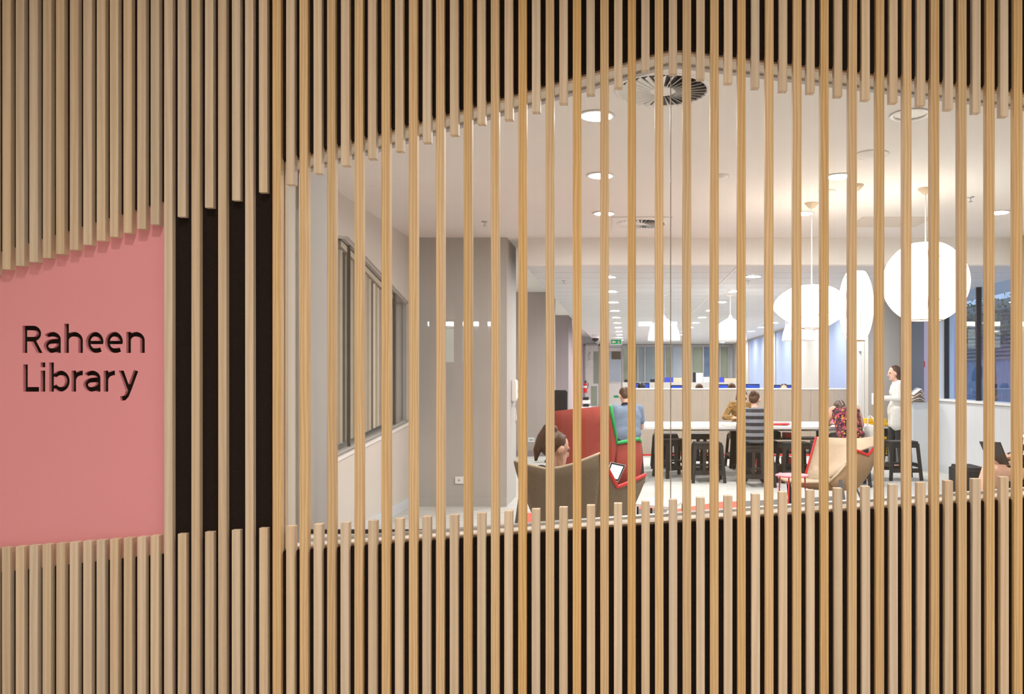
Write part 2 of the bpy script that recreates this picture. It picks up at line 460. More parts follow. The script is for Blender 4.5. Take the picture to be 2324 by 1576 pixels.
obj('pane_joint', MB().box(xj-.002, xj+.002, 3.271, 3.279, PZ(1176, 3.275)+.01, PZ(150, 3.275)), 'frame_grey', win)

# pink sign with cut-out lettering
LW = 10.6
def arc(cx, cy, rx, ry, a0, a1, n=14):
    return [(cx+rx*math.cos(math.radians(a0+(a1-a0)*i/n)), cy+ry*math.sin(math.radians(a0+(a1-a0)*i/n))) for i in range(n+1)]
h_ = LW/2
def glyph(ch):
    """strokes of one letter: lists of centre-line points, or closed outlines marked 'P'; units are picture pixels"""
    bowl_e = arc(20.2, 24, 14.9, 18.7, -4, 268, 26)+[(27, 5.6), (34.5, 8.0)]
    return {
        'R': (44, [[(h_, 0), (h_, 62)], [(h_, 56.7), (23, 56.7)]+arc(23, 44, 13.5, 12.7, 90, -90, 14)+[(h_, 31.3)], ('P', [(16, 31), (28.5, 32), (45, 0), (32, 0)])]),
        'a': (39, [[(33.6, 0), (33.6, 31)], arc(18.8, 30.6, 14.8, 12.1, 0, 148, 14), [(33.6, 27.2), (18.5, 26.2)]+arc(18.5, 15.5, 13.2, 10.7, 95, 262, 14)+[(25, 6.6), (33.6, 14)]]),
        'h': (42.4, [[(h_, 0), (h_, 66.5)], arc(21.2, 28, 15.9, 14.7, 168, 0, 14)+[(37.1, 0)]]),
        'n': (42.4, [[(h_, 0), (h_, 48)], arc(21.2, 28, 15.9, 14.7, 168, 0, 14)+[(37.1, 0)]]),
        'e': (40.4, [bowl_e, ('P', [(h_, 20), (39.6, 20), (39.6, 27.6), (h_, 27.6)])]),
        'L': (36.5, [[(h_, 0), (h_, 62)], [(0, h_), (36.5, h_)]]),
        'i': (LW, [[(h_, 0), (h_, 48)], ('P', [(0, 55.5), (LW, 55.5), (LW, 66.5), (0, 66.5)])]),
        'b': (46, [[(h_, 0), (h_, 66.5)], arc(25.2, 24, 15.5, 18.7, 150, -150, 26)]),
        'r': (26, [[(h_, 0), (h_, 48)], arc(24.5, 25.5, 19.2, 17.2, 172, 86, 10)]),
        'y': (45, [('P', [(0, 48), (11.6, 48), (28, 2), (20, -8)]), [(39.5, 48), (25.5, 9), (18.5, -8.5), (13, -14.5), (4, -15.6)]]),
    }[ch]
def stroke(pts, w):
    q = [pts[0]]
    for p in pts[1:]:
        if (Vector(p)-Vector(q[-1])).length > .3: q.append(p)
    pts = q; L, Rr = [], []; n = len(pts)
    for i in range(n):
        a = Vector(pts[max(i-1, 0)]); b = Vector(pts[min(i+1, n-1)]); p = Vector(pts[i])
        if 0 < i < n-1:
            d1 = (p-a).normalized(); d2 = (b-p).normalized(); d = (d1+d2).normalized(); k = 1/max(.5, d.dot(d1))
        else: d = (b-a).normalized(); k = 1
        nn = Vector((-d.y, d.x))*w/2*k
        L.append(tuple(p+nn)); Rr.append(tuple(p-nn))
    return L+Rr[::-1]
def letter_cutters(y0):
    k = y0/F; out = []
    for text, base, spans in (('Raheen', 801.5, ((51, 95.5), (99, 138), (145.6, 188), (194.5, 235), (238.5, 279), (286.5, 328.5))),
                              ('Library', 889.5, ((52.5, 88.5), (92, 102.6), (111.5, 158), (162, 188), (189, 228), (235, 261), (269, 314)))):
        for ch, (u0, u1) in zip(text, spans):
            gw, strokes = glyph(ch); sx = (u1-u0)/gw
            for st in strokes:
                poly = st[1] if st[0] == 'P' else stroke(st, LW)
                out.append(MB().prism([(PX(u0, y0)+x*sx*k, y0-.01, PZ(base, y0)+z*k) for x, z in poly], (0, .035, 0)))
    return out
YS = YB+0.0004
panel = obj('library_sign', MB().prism(poly_xz(SIGN, YS), (0, .0145, 0)), 'pink_paint')
tag(panel, 'pink painted wall sign panel with two lines of cut-out dark lettering', 'sign')
cutters = []
for mb in letter_cutters(YS):
    cutters.append(obj('cutter', mb, None))
for cut in cutters:
    md = panel.modifiers.new('cut', 'BOOLEAN'); md.operation = 'DIFFERENCE'; md.object = cut; md.solver = 'EXACT'
dg = bpy.context.evaluated_depsgraph_get(); dg.update()
nm = bpy.data.meshes.new_from_object(panel.evaluated_get(dg))
panel.modifiers.clear(); panel.data = nm
for cut in cutters: bpy.data.objects.remove(cut)

# ------------------------------------------------------------------ room shell
ZC, ZL = 2.98, 2.685
XW = -2.42                                         # plane of the wall with the vertical blinds
struct(obj('floor', MB().box(-3.6, 5.6, 3.30, 31.3, -.12, 0), 'carpet'), 'pale grey carpet floor of the reading room')
struct(obj('floor', MB().box(-4.6, 5.6, -2.8, 3.30, -.12, 0), 'corridor_floor'), 'corridor floor in front of the batten wall')
ceil1 = MB().box(-2.7, 5.6, 3.30, 9.07, ZC, 3.25).box(-3.6, -1.16, 9.07, 31.3, ZC, 3.25)
struct(obj('ceiling', ceil1, 'ceiling_white'), 'smooth off-white plaster ceiling')
struct(obj('trim_1', MB().box(-1.16, 5.6, 9.07, 9.19, ZL, ZC), 'ceiling_white'), 'dropped plaster beam across the ceiling')
ceil2 = struct(obj('ceiling', MB().box(-1.16, 5.6, 9.19, 31.3, ZL+.03, 3.25), 'shadow_gap'), 'ceiling of long white metal panels')
y = 9.20; proto = None
while y < 30.9:
    if proto is None:
        o = obj('ceiling_panel', MB().box(-1.16, 5.6, 0, .538, 0, .03), 'panel_metal', ceil2, bevel=.003, seg=1); proto = o
    else:
        o = proto.copy(); COL.objects.link(o)
    o.location = (0, y, ZL); y += .56
for xt_ in (1.24, 3.0): obj('ceiling_track', MB().box(xt_-.012, xt_+.012, 9.2, 31, ZL-.006, ZL), 'white_matt', ceil2)
struct(obj('trim_2', MB().box(-1.39, -.50, 3.302, 3.48, 0, .762), 'white_matt'), 'low white ledge inside the window at left')
struct(obj('trim_3', MB().box(-1.39, -.50, 3.48, 3.50, 0, .778), 'black_metal'), 'dark rail along the ledge inside the window')
# left: return beside the window, wall with the blinds, grey pier, recesses further back
struct(obj('wall_left', MB().box(-2.7, -1.40, 3.302, 3.87, 0, ZC), 'wall_pale'), 'short white return wall beside the window')
WO = [(735, 532), (790, 537), (928.5, 687), (928.5, 957), (735, 1053)]
def on_left(u, v, x=XW):
    Y = x*F/(u-VX); return (Y, PZ(v, Y))
WOP = [on_left(u, v) for u, v in WO]
lw = MB()
ya, yb = 3.87, 9.03
def pl_yz(pts, x): return [(x, a, b) for a, b in pts]
dxw = (-.24, 0, 0)
lw.prism(pl_yz([(ya, 0), (WOP[4][0], 0), (WOP[4][0], ZC), (ya, ZC)], XW), dxw)
lw.prism(pl_yz([(WOP[4][0], 0), (yb, 0), (yb, WOP[3][1]), WOP[3], WOP[4]], XW), dxw)
lw.prism(pl_yz([WOP[0], WOP[1], WOP[2], (yb, WOP[2][1]), (yb, ZC), (WOP[0][0], ZC)], XW), dxw)
lw.prism(pl_yz([(WOP[3][0], WOP[3][1]), (yb, WOP[3][1]), (yb, WOP[2][1]), (WOP[2][0], WOP[2][1])], XW), dxw)
struct(obj('wall_left', lw, 'wall_warm'), 'pale wall with the tapering blind-covered window')
w2 = thing('window_2', 'tapering side window with cream vertical blinds', 'window', (XW-.2, 8.0, .9)); del w2['category']; struct(w2)
xb = XW-.2
obj('pane', MB().prism(pl_yz(WOP, xb), (-.01, 0, 0)), 'glass_teal', w2)
def edge_frame(mb, pts, x, w, t):
    n = len(pts)
    for i in range(n):
        a, b = pts[i], pts[(i+1) % n]
        mb.bar((x, a[0], a[1]), (x, b[0], b[1]), w, t, up=(1, 0, 0))
    return mb
obj('window_frame', edge_frame(MB(), WOP, XW-.045, .04, .04), 'wall_grey', w2)
obj('mullion', MB().box(XW-.06, XW-.035, 8.60, 8.64, WOP[3][1]-.04, 2.42), 'blind_dark', w2)
obj('mullion', MB().box(XW-.06, XW-.035, 7.205, 7.217, .8, 2.6), 'blind_dark', w2)
obj('window_sill', MB().prism([(XW+.02, WOP[4][0], WOP[4][1]-.03), (XW+.02, WOP[3][0], WOP[3][1]-.03), (XW-.2, WOP[3][0], WOP[3][1]-.03), (XW-.2, WOP[4][0], WOP[4][1]-.03)], (0, 0, .03)), 'white_matt', w2)
def head_at(yy):
    a, b = (WOP[0], WOP[1]) if yy < WOP[1][0] else (WOP[1], WOP[2])
    t = (yy-a[0])/(b[0]-a[0]); return a[1]+t*(b[1]-a[1])
def sill_at(yy):
    a, b = WOP[4], WOP[3]; t = (yy-a[0])/(b[0]-a[0]); return a[1]+t*(b[1]-a[1])
blind = thing('vertical_blind', 'cream vertical blind hanging in the side window at left', 'blind', (XW-.09, 7.8, .9))
obj('head_rail', MB().bar((XW-.09, WOP[1][0], WOP[1][1]-.06), (XW-.09, 8.6, head_at(8.6)-.06), .05, .06, up=(1, 0, 0)), 'blind_cream', blind)
yy = WOP[0][0]+.05; k = 0
while yy < 8.58:
    a = math.radians(40+random.uniform(-16, 16)); w = .036
    z0, z1 = sill_at(yy)+.07, head_at(yy)-.11
    mb = MB(); dx, dy = math.cos(a)*w, math.sin(a)*w
    mb.prism([(-dx, -dy, z0), (dx, dy, z0), (dx, dy, z1), (-dx, -dy, z1)], (.0018*math.sin(a), -.0018*math.cos(a), 0))
    mb.v = [(p[0]+XW-.09, p[1]+yy, p[2]) for p in mb.v]
    obj('blind_slat', mb, ('blind_cream', 'blind_mid', 'blind_cream', 'blind_dark', 'blind_pale', 'blind_mid')[k % 6], blind)  # slat tones alternate to paint in the shading and dark gaps between slats
    yy += .066; k += 1
struct(obj('wall_left', MB().box(-2.66, -1.34, 9.03, 9.76, 0, ZC), 'wall_grey'), 'grey pier with power socket and wall phone')
struct(obj('baseboard_left', MB().box(XW, -1.34, 9.018, 9.03, 0, .105), 'wall_grey'))
struct(obj('baseboard_left', MB().box(XW, XW+.012, 3.87, 9.03, 0, .105), 'wall_cool'))
struct(obj('wall_left', MB().box(-3.5, -1.336, 14.8, 15.0, 0, ZC), 'wall_taupe'), 'mauve-grey wall panel with small socket behind the grey pier')
struct(obj('baseboard_left', MB().box(-3.4, -1.336, 14.786, 14.8, 0, .1), 'wall_mauve'))
struct(obj('wall_left', MB().box(-1.95, -1.48, 20.3, 21.6, 0, ZC), 'wall_mauve'), 'narrow mauve-grey pier further back')
struct(obj('wall_left', MB().box(-1.95, -1.70, 21.6, 31, 0, ZC), 'lilac_wall'), 'lilac side wall at the back of the room')
struct(obj('wall_left', MB().box(-3.6, -3.4, 9.0, 31, 0, ZC), 'plaster_white'), 'far side wall of the recess')
# right side
struct(obj('wall_right', MB().box(4.77, 5.0, 3.3, 12.6, 0, 1.08).box(4.77, 5.0, 3.3, 9.0, 1.08, ZC).box(4.77, 5.0, 9.0, 12.6, 2.80, ZC).box(4.77, 5.0, 12.5, 12.6, 1.08, 2.8)
           .box(PX(2070, 12.55), 4.77, 12.5, 12.6, 0, 1.05), 'wall_cool'), 'low white wall under the corner windows')
struct(obj('baseboard_right', MB().box(4.757, 4.77, 3.3, 12.5, 0, .1), 'wall_cool'))
w3 = thing('window_3', 'corner window with dark mullions above the low white wall', 'window', (4.85, 10.7, 1.08)); del w3['category']; struct(w3)
for a, b in ((9.02, 10.0), (10.03, 11.33), (11.36, 12.5)):
    mb = MB(); mb.v = [(4.88, a, 1.1), (4.88, b, 1.1), (4.88, b, 2.8), (4.88, a, 2.8)]; mb.f = [(0, 1, 2, 3)]
    obj('pane', mb, 'blue_glass', w3)
for yv in (10.015, 11.345, 12.49): obj('mullion', MB().box(4.85, 4.92, yv-.018, yv+.018, 1.1, 2.8), 'black_metal', w3)
obj('window_sill', MB().box(4.73, 5.0, 9.0, 12.6, 1.075, 1.105), 'white_gloss', w3)
struct(obj('wall_right', MB().box(PX(2314, 9.0), 4.77, 8.75, 9.05, 0, ZC), 'wall_grey'), 'grey pier at the right edge')
struct(obj('wall_right', MB().box(3.98, PX(2047, 13.5), 13.5, 13.7, 0, ZC), 'wall_grey'), 'pale grey wall end behind the standing reader')
struct(obj('wall_right', MB().box(PX(2047, 13.4), PX(2092, 13.4), 13.3, 13.7, 0, ZC), 'wall_dark'), 'dark slate column behind the low wall')
struct(obj('wall_right', MB().box(PX(2092, 15), 6.2, 15.0, 15.15, 0, ZC), 'lilac_wall'), 'pink notice wall beyond the corner')
# rear right wall with tall windows behind pale blue blinds
XRW = 3.97
rw = MB().box(XRW, XRW+.2, 13.7, 31, 0, .95).box(XRW, XRW+.2, 13.7, 31, 2.66, ZC)
piers = [(13.7, 13.86), (16.95, 18.6), (22.0, 22.25), (26.9, 31)]
for a, b in piers: rw.box(XRW, XRW+.2, a, b, .95, 2.66)
struct(obj('wall_right', rw, 'wall_grey'), 'rear wall with tall blind-covered windows')
m, nt, b = nodes_of('blind_glow')
b.inputs['Base Color'].default_value = rgb(206, 220, 244); b.inputs['Roughness'].default_value = .8
trn = nt.nodes.new('ShaderNodeBsdfTranslucent'); trn.inputs[0].default_value = rgb(214, 226, 248)
mxs = nt.nodes.new('ShaderNodeMixShader'); mxs.inputs[0].default_value = .55
nt.links.new(b.outputs[0], mxs.inputs[1]); nt.links.new(trn.outputs[0], mxs.inputs[2]); nt.links.new(mxs.outputs[0], nt.nodes['Material Output'].inputs[0])
k = 4
for a, b_ in ((14.15, 16.95), (18.6, 22.0), (22.25, 26.9)):
    w = thing('window_%d' % k, 'tall window with pale blue blind, %s from the standing reader' % ORD[k-4], 'window', (XRW+.1, (a+b_)/2, .95)); del w['category']; struct(w)
    obj('window_blind', MB().box(XRW+.03, XRW+.035, a+.02, b_-.02, .97, 2.64), 'blind_glow', w)
    fr = MB().box(XRW+.05, XRW+.1, a, a+.05, .95, 2.66).box(XRW+.05, XRW+.1, b_-.05, b_, .95, 2.66).box(XRW+.05, XRW+.1, a, b_, .95, 1.0).box(XRW+.05, XRW+.1, a, b_, 2.61, 2.66)
    obj('window_frame', fr, 'white_matt', w); k += 1
w = thing('window_7', 'narrow dark window slot with white transom beside the pale grey wall end', 'window', (XRW+.1, 14.0, .95)); del w['category']; struct(w)
obj('window_frame', MB().box(XRW, XRW+.06, 14.06, 14.15, .95, 2.66).box(XRW, XRW+.06, 13.86, 14.06, 1.88, 1.93), 'white_matt', w)
obj('pane', MB().box(XRW+.06, XRW+.07, 13.86, 14.06, .95, 2.66), 'slate_blue', w)

# back wall
YBK = 31.0
struct(obj('wall_back', MB().box(-1.95, XRW+.2, YBK, YBK+.2, 0, ZC), 'wall_cool'), 'far back wall with glazed doors and internal windows')
def bpx(u0, u1, v0, v1, mb, d0=.02, d1=0.0):
    return mb.box(PX(u0, YBK), PX(u1, YBK), YBK-d0, YBK-d1, PZ(v1, YBK), PZ(v0, YBK))
d1 = thing('door_1', 'glazed white door at the far left of the back wall', 'door', (PX(1345, YBK), YBK, 0)); del d1['category']; struct(d1)
mb = MB(); bpx(1326, 1329, 782, 942, mb, .06); bpx(1359, 1362, 782, 942, mb, .06); bpx(1326, 1362, 781, 785, mb, .06)
obj('door_frame', mb, 'frame_grey', d1)
obj('door_leaf', bpx(1329, 1359, 785, 942, MB(), .03), 'white_matt', d1)
obj('pane', bpx(1347, 1358, 798, 871, MB(), .04, .03), 'glass_green', d1)
obj('pane', bpx(1342, 1355, 877, 921, MB(), .05, .03), 'glass_green', d1)
obj('pull_handle', MB().tube([P(1338, 800, YBK-.08), P(1337, 806, YBK-.12), P(1337, 813, YBK-.12), P(1338, 818, YBK-.08)], .02), 'steel', d1)
d2 = thing('door_2', 'white door with blue-grey glass panel under the exit sign', 'door', (PX(1387, YBK), YBK, 0)); del d2['category']; struct(d2)
obj('door_leaf', bpx(1364, 1410, 790, 942, MB(), .03), 'white_matt', d2)
obj('pane', bpx(1383, 1409, 798, 868, MB(), .045, .03), 'blind_blue', d2)
obj('pane_blind', bpx(1388, 1409, 798, 816, MB(), .06, .045), 'blind_dark', d2)
obj('pane_sill', bpx(1383, 1409, 867, 869.5, MB(), .07, .03), 'steel', d2)
obj('fire_notice', bpx(1393, 1405, 898, 903, MB(), .04, .03), 'sign_green', d2)
w = thing('window_8', 'long internal window with blue-grey panes in the back wall', 'window', (PX(1540, YBK), YBK, .9)); del w['category']; struct(w)
panes = [(1416, 1446, 'glass_green'), (1449, 1462, 'glass_teal'), (1466, 1508, 'glass_teal'), (1512, 1522, 'glass_green'), (1526, 1568, 'blind_blue'),
         (1570, 1594, 'glass_green'), (1597, 1632, 'slate_blue'), (1636, 1652, 'glass_green'), (1655, 1690, 'blind_blue')]
for a, b_, mm in panes: obj('pane', bpx(a, b_, 788, 876, MB(), .03), mm, w)
mb = MB(); bpx(1412, 1692, 783, 788, mb, .08); bpx(1412, 1692, 876, 879, mb, .08)
for a in (1412, 1446, 1462, 1508, 1522, 1568, 1594, 1632, 1652): bpx(a, a+3.5, 783, 879, mb, .07)
obj('window_frame', mb, 'frame_grey', w)

# corridor around the viewer
struct(obj('wall_corridor', MB().box(-4.6, 5.6, -2.8, -2.6, 0, ZT+.2), 'corridor_wall'), 'corridor wall opposite the battens')
struct(obj('wall_corridor', MB().box(-4.8, -4.6, -2.8, 3.3, 0, ZT+.2).box(XL-2, XL, 3.1, 3.3, 0, ZT+.2), 'corridor_wall'), 'left end of the corridor')
struct(obj('wall_corridor', MB().box(5.6, 5.8, -2.8, 3.3, 0, ZT+.2).box(XR, 5.6, 3.1, 3.3, 0, ZT+.2), 'corridor_wall'), 'right end of the corridor')
struct(obj('ceiling', MB().box(-4.6, 5.6, -2.8, 3.30, ZT+.001, ZT+.2), 'corridor_wall'), 'corridor ceiling')

# ------------------------------------------------------------------ ceiling fittings
def downlight(label, group, lit='lamp_white', r=.095):
    t = thing('downlight', label, 'downlight', (0, 0, 0), 0, group)
    obj('trim_ring', MB().lathe([(r*.86, .0), (r*1.1, -.001), (r*1.14, -.006), (r*1.1, -.009), (r*.9, -.008), (r*.86, .0)], (0, 0, 0), 24), 'white_gloss', t, smooth=True)
    if lit: obj('lens', MB().lathe([(0.001, -.003), (r*.5, -.0035), (r*.88, -.003)], (0, 0, 0), 24), lit, t)
    else: obj('reflector', MB().lathe([(r*.88, -.002), (r*.86, -.0015), (r*.5, -.001), (.001, -.0005)], (0, 0, 0), 24), 'downlight_inner', t)
    return t
def ceil_pt(u, v, z): Y = (z-EYE)*F/(VY-v); return (PX(u, Y), Y, z)
dl = downlight('nearest lit downlight left of the round swirl vent', 'downlights in the plaster ceiling')
dl.location = ceil_pt(1354, 262, ZC)
for u, v, lab in ((1363, 398, 'second lit downlight in the row beneath the round swirl vent'),
                  (1371, 484, 'lit downlight beside the square swirl vent'),
                  (1905, 400, 'lit downlight above the upright oval lantern'),
                  (1822, 484, 'small lit downlight above the saucer lantern'),
                  (2266, 482, 'lit downlight right of the big globe lantern')):
    dup(dl, ceil_pt(u, v, ZC), 0, lab, 'downlights in the plaster ceiling')
off = downlight('unlit recessed downlight with dark reflector at upper right', None, None, .105); off.location = ceil_pt(2066, 260, ZC)
tl = None
rows = [(-.245, 10.14, 'row leading to the exit sign'), (1.55, 10.1, 'middle row of the panelled ceiling'), (3.35, 11.8, 'right row of the panelled ceiling')]
for rx, ry, rn in rows:
    for k in range(11):
        yk = ry+1.72*k
        if yk > 29: break
        lab = '%s downlight from the dropped beam in the %s' % (ORD[k], rn)
        if tl is None:
            tl = downlight(lab, 'downlights in the panelled ceiling', 'lamp_tile', .1); tl.location = (rx, yk, ZL-.001)
        else: dup(tl, (rx, yk, ZL-.001), 0, lab, 'downlights in the panelled ceiling')

def swirl(name, label, loc, r, square):
    t = thing(name, label, 'vent', loc)
    if square: obj('face_plate', MB().box(-r*1.25, r*1.25, -r*1.25, r*1.25, -.012, 0), 'ceiling_white', t, local=True, bevel=.004)
    z = -.013 if square else -.002
    obj('plenum', MB().lathe([(.001, z), (r*.98, z)], (0, 0, 0), 40), 'black_plastic', t, local=True)
    obj('outer_ring', MB().lathe([(r*.96, z), (r*1.0, z-.006), (r*1.06, z-.004), (r*1.08, z+.002)], (0, 0, 0), 40), 'white_gloss', t, smooth=True, local=True)
    obj('hub', MB().lathe([(.001, z-.007), (r*.27, z-.007), (r*.3, z-.004), (r*.3, z)], (0, 0, 0), 30), 'white_gloss', t, smooth=True, local=True)
    n = 32
    for k in range(n):
        a = 2*math.pi*k/n; ca, sa = math.cos(a), math.sin(a)
        w0, w1 = r*.014, r*.040; tl_ = .016
        pts = []
        for (rr, ww) in ((r*.29, w0), (r*.97, w1)):
            pts.append(((rr*ca-ww*sa, rr*sa+ww*ca, z-.002), (rr*ca+ww*sa, rr*sa-ww*ca, z-.002-.012)))
        mb = MB(); mb.prism([pts[0][0], pts[1][0], pts[1][1], pts[0][1]], (0, 0, -.0015))
        obj('swirl_blade', mb, 'white_gloss', t, local=True)
    return t
swirl('swirl_diffuser', 'round white swirl air vent in the plaster ceiling', ceil_pt(1504, 205, ZC), .245, False)
swirl('swirl_diffuser', 'square-plated swirl air vent further back in the plaster ceiling', ceil_pt(1456, 505, ZC), .235, True)
ap = ceil_pt(2020, 504, ZC)
tag(obj('access_panel', MB().box(ap[0]-.34, ap[0]+.34, ap[1]-.26, ap[1]+.26, ZC-.006, ZC), 'ceiling_beige', bevel=.002), 'beige square access panel flush in the plaster ceiling', 'access panel')
def sprinkler(u, v, z, lab):
    p = ceil_pt(u, v, z); t = thing('sprinkler', lab, 'sprinkler', p, 0, 'ceiling sprinklers')
    obj('escutcheon', MB().lathe([(.032, 0), (.028, -.006), (.012, -.008), (.001, -.008)], p, 14), 'steel', t)
    obj('deflector', MB().lathe([(.001, -.04), (.017, -.04), (.017, -.043), (.001, -.043)], p, 12).tube([Vector(p)+Vector((0, 0, -.008)), Vector(p)+Vector((0, 0, -.04))], .005, 6), 'steel', t)
sprinkler(1100, 503, ZC, 'small sprinkler in the plaster ceiling above the grey pier')
sprinkler(1280, 637, ZL, 'small sprinkler in the panelled ceiling at its left edge')
sprinkler(1698, 638, ZL, 'small sprinkler below a downlight in the panelled ceiling')
sprinkler(2203, 447, ZC, 'small sprinkler in the plaster ceiling near the right edge')
for (u, v, r, lab) in ((1978, 350, .12, 'flat white ceiling speaker above the globe lantern'), (1640, 398, .055, 'small white smoke detector in the plaster ceiling'), (1878, 434, .075, 'white dome detector beside the lantern roses')):
    p = ceil_pt(u, v, ZC)
    t = thing('ceiling_sensor', lab, 'sensor', p)
    obj('base_ring', MB().lathe([(r, 0), (r, -.008), (r*.9, -.012), (r*.86, -.006)], p, 24), 'ceiling_white', t, smooth=True)
    obj('cover', MB().lathe([(r*.86, -.006), (r*.6, -.02), (.001, -.024)], p, 24), 'ceiling_white', t, smooth=True)
cp = P(1351, 770, 24.0)
t = thing('security_camera', 'dark dome security camera hung near the exit sign', 'camera', (cp.x, cp.y, ZL))
obj('housing', MB().lathe([(.12, .0), (.12, -.08), (.11, -.1)], (cp.x, cp.y, ZL), 18, True), 'white_matt', t)
obj('dome', MB().lathe([(.10, -.1), (.09, -.16), (.05, -.2), (.001, -.21)], (cp.x, cp.y, ZL), 18), 'black_plastic', t, smooth=True)

# exit sign
ye = 25.5
t = thing('exit_sign', 'green and white exit sign hanging before the back wall', 'sign', tuple(P(1398, 770, ye)))
mb = MB().box(PX(1385.5, ye), PX(1411.5, ye), ye, ye+.05, PZ(783, ye), PZ(769.5, ye))
obj('sign_case', mb, 'white_matt', t)
mb = MB().box(PX(1387, ye), PX(1410, ye), ye-.004, ye, PZ(781.5, ye), PZ(771.5, ye)); gf = obj('green_face', mb, 'sign_green', t)
zc = PZ(776.5, ye); y0 = ye-.008
arrow = [P(1388.5, 776.5, y0), P(1392.5, 772.3, y0), P(1392.5, 775, y0), P(1398, 775, y0), P(1398, 778, y0), P(1392.5, 778, y0), P(1392.5, 780.7, y0)]
obj('arrow', MB().prism(arrow, (0, .003, 0)), 'white_matt', gf)
man = MB().tube([P(1404.5, 773.2, y0), P(1404.5, 774.2, y0)], .009, 8)
man.bar(P(1404.3, 774.6, y0), P(1403.6, 777.6, y0), .016, .003, up=(0, 1, 0)).bar(P(1403.6, 777.4, y0), P(1406, 779, y0), .011, .003, up=(0, 1, 0)).bar(P(1403.6, 777.4, y0), P(1401.8, 780.6, y0), .011, .003, up=(0, 1, 0)).bar(P(1404.3, 775, y0), P(1401.6, 776.4, y0), .009, .003, up=(0, 1, 0)).bar(P(1404.3, 775, y0), P(1406.6, 776.6, y0), .009, .003, up=(0, 1, 0)).bar(P(1406, 779, y0), P(1406.2, 780.6, y0), .010, .003, up=(0, 1, 0))
obj('running_figure', man, 'white_matt', gf)
obj('hanger', MB().bar(P(1390, 769.5, ye+.025), (PX(1390, ye), ye+.025, ZL), .012).bar(P(1407, 769.5, ye+.025), (PX(1407, ye), ye+.025, ZL), .012), 'steel', t)

# ------------------------------------------------------------------ lanterns and pendants
m, nt, b = nodes_of('lantern_skin')
b.inputs['Base Color'].default_value = rgb(250, 240, 220); b.inputs['Emission Color'].default_value = (1.0, .965, .91, 1); b.inputs['Emission Strength'].default_value = 2.0
b.inputs['Roughness'].default_value = .7
mat('lantern_wire', rgb(150, 122, 84), .6, .05, 10)
def lantern(label, rose_uv, prof_px, cu, Yr):
    """profile as (half width, row) in the picture at the depth of the ceiling rose"""
    k = Yr/F; x = PX(cu, Yr)
    prof = [(max(.001, h*k), PZ(v, Yr)) for h, v in prof_px]
    t = thing('paper_lantern', label, 'pendant lamp', (x, Yr, prof[-1][1]), 0, None)
    shade = obj('shade', MB().lathe(prof, (x, Yr, 0), 48), 'lantern_skin', t, smooth=True)
    wire = MB()
    n = 22
    for j in range(n):
        a = 2*math.pi*(j+.5)/n
        wire.tube([(x+(r+.001)*math.cos(a), Yr+(r+.001)*math.sin(a), z) for r, z in prof[1:-1]], .0017, 4)
    obj('wire_ribs', wire, 'lantern_wire', shade)
    obj('bottom_ring', MB().lathe([(prof[-2][0], prof[-2][1]), (prof[-2][0]*.98, prof[-2][1]-.006), (prof[-2][0]*.9, prof[-2][1]-.004)], (x, Yr, 0), 32), 'lantern_wire', shade)
    obj('cord', MB().tube([(x, Yr, prof[0][1]), (x, Yr, ZC-.04)], .005, 8), 'white_matt', t)
    obj('ceiling_rose', MB().lathe([(.062, 0), (.060, -.008), (.025, -.045), (.006, -.05)], (x, Yr, ZC), 24), 'felt_beige', t, smooth=True)
def arcprof(n, hw, v0, v1, p=1.0, flat=0.0):
    out = [(flat*hw*.3, v0)]
    vc, hv = (v0+v1)/2, (v1-v0)/2
    a0 = math.asin(min(.999, flat)) if flat else 0.02
    for i in range(n+1):
        a = a0+(math.pi-2*a0)*i/n
        out.append((hw*math.sin(a)**p, vc-hv*math.cos(a)/math.cos(a0)))
    out.append((flat*hw*.3, v1)); return out
lantern('large round white paper lantern, the biggest of three', None, arcprof(24, 95, 555, 727, 1.0, .40), 2100.5, 6.68)
lantern('upright oval white paper lantern between saucer and globe', None, arcprof(24, 39, 617, 773, .92, .48), 1943, 6.56)
lantern('flat saucer-shaped white paper lantern at left of the three', None, [(8, 648), (22, 648.6), (34, 650), (44, 653), (54, 658), (64, 664.5), (74, 673), (81, 682), (85, 692), (86.5, 698), (85, 704), (80, 710), (70, 719), (60, 726.5), (50, 733), (42, 738), (32, 743), (22, 745), (8, 745.3)], 1842, 7.24)
bowl = lambda: [(2, 715), (3, 717), (5, 722), (14, 727.5), (22, 732), (28, 738), (32, 747), (35, 758), (37, 772), (37, 774), (36, 774), (34, 758), (30, 746), (25, 738), (14, 730), (3, 726)]
for cu, lab in ((1507, 'white dome pendant over the long table, leftmost of three'), (1657.5, 'white dome pendant over the long table, middle of three'), (1812, 'white dome pendant over the long table, half behind the saucer lantern')):
    Yp = 12.3; k = Yp/F; x = PX(cu, Yp)
    t = thing('dome_pendant', lab, 'pendant lamp', (x, Yp, PZ(774, Yp)), 0, 'white dome pendants')
    obj('shade', MB().lathe([(h*k, PZ(v, Yp)) for h, v in bowl()], (x, Yp, 0), 36), 'white_gloss', t, smooth=True)
    obj('cord', MB().tube([(x, Yp, PZ(716, Yp)), (x, Yp, ZL-.03)], .004, 6), 'white_matt', t)
    obj('ceiling_rose', MB().lathe([(.07, 0), (.068, -.01), (.03, -.03), (.004, -.032)], (x, Yp, ZL-.0005), 20), 'white_matt', t, smooth=True)
    obj('bulb', MB().lathe([(.001, .06), (.02, .05), (.035, .02), (.035, -.01), (.02, -.032), (.001, -.038)], (x, Yp, PZ(755, Yp)), 16), 'lamp_bulb' if 'lamp_bulb' in MATS else emit('lamp_bulb', (1, .95, .88, 1), 6), t, smooth=True)

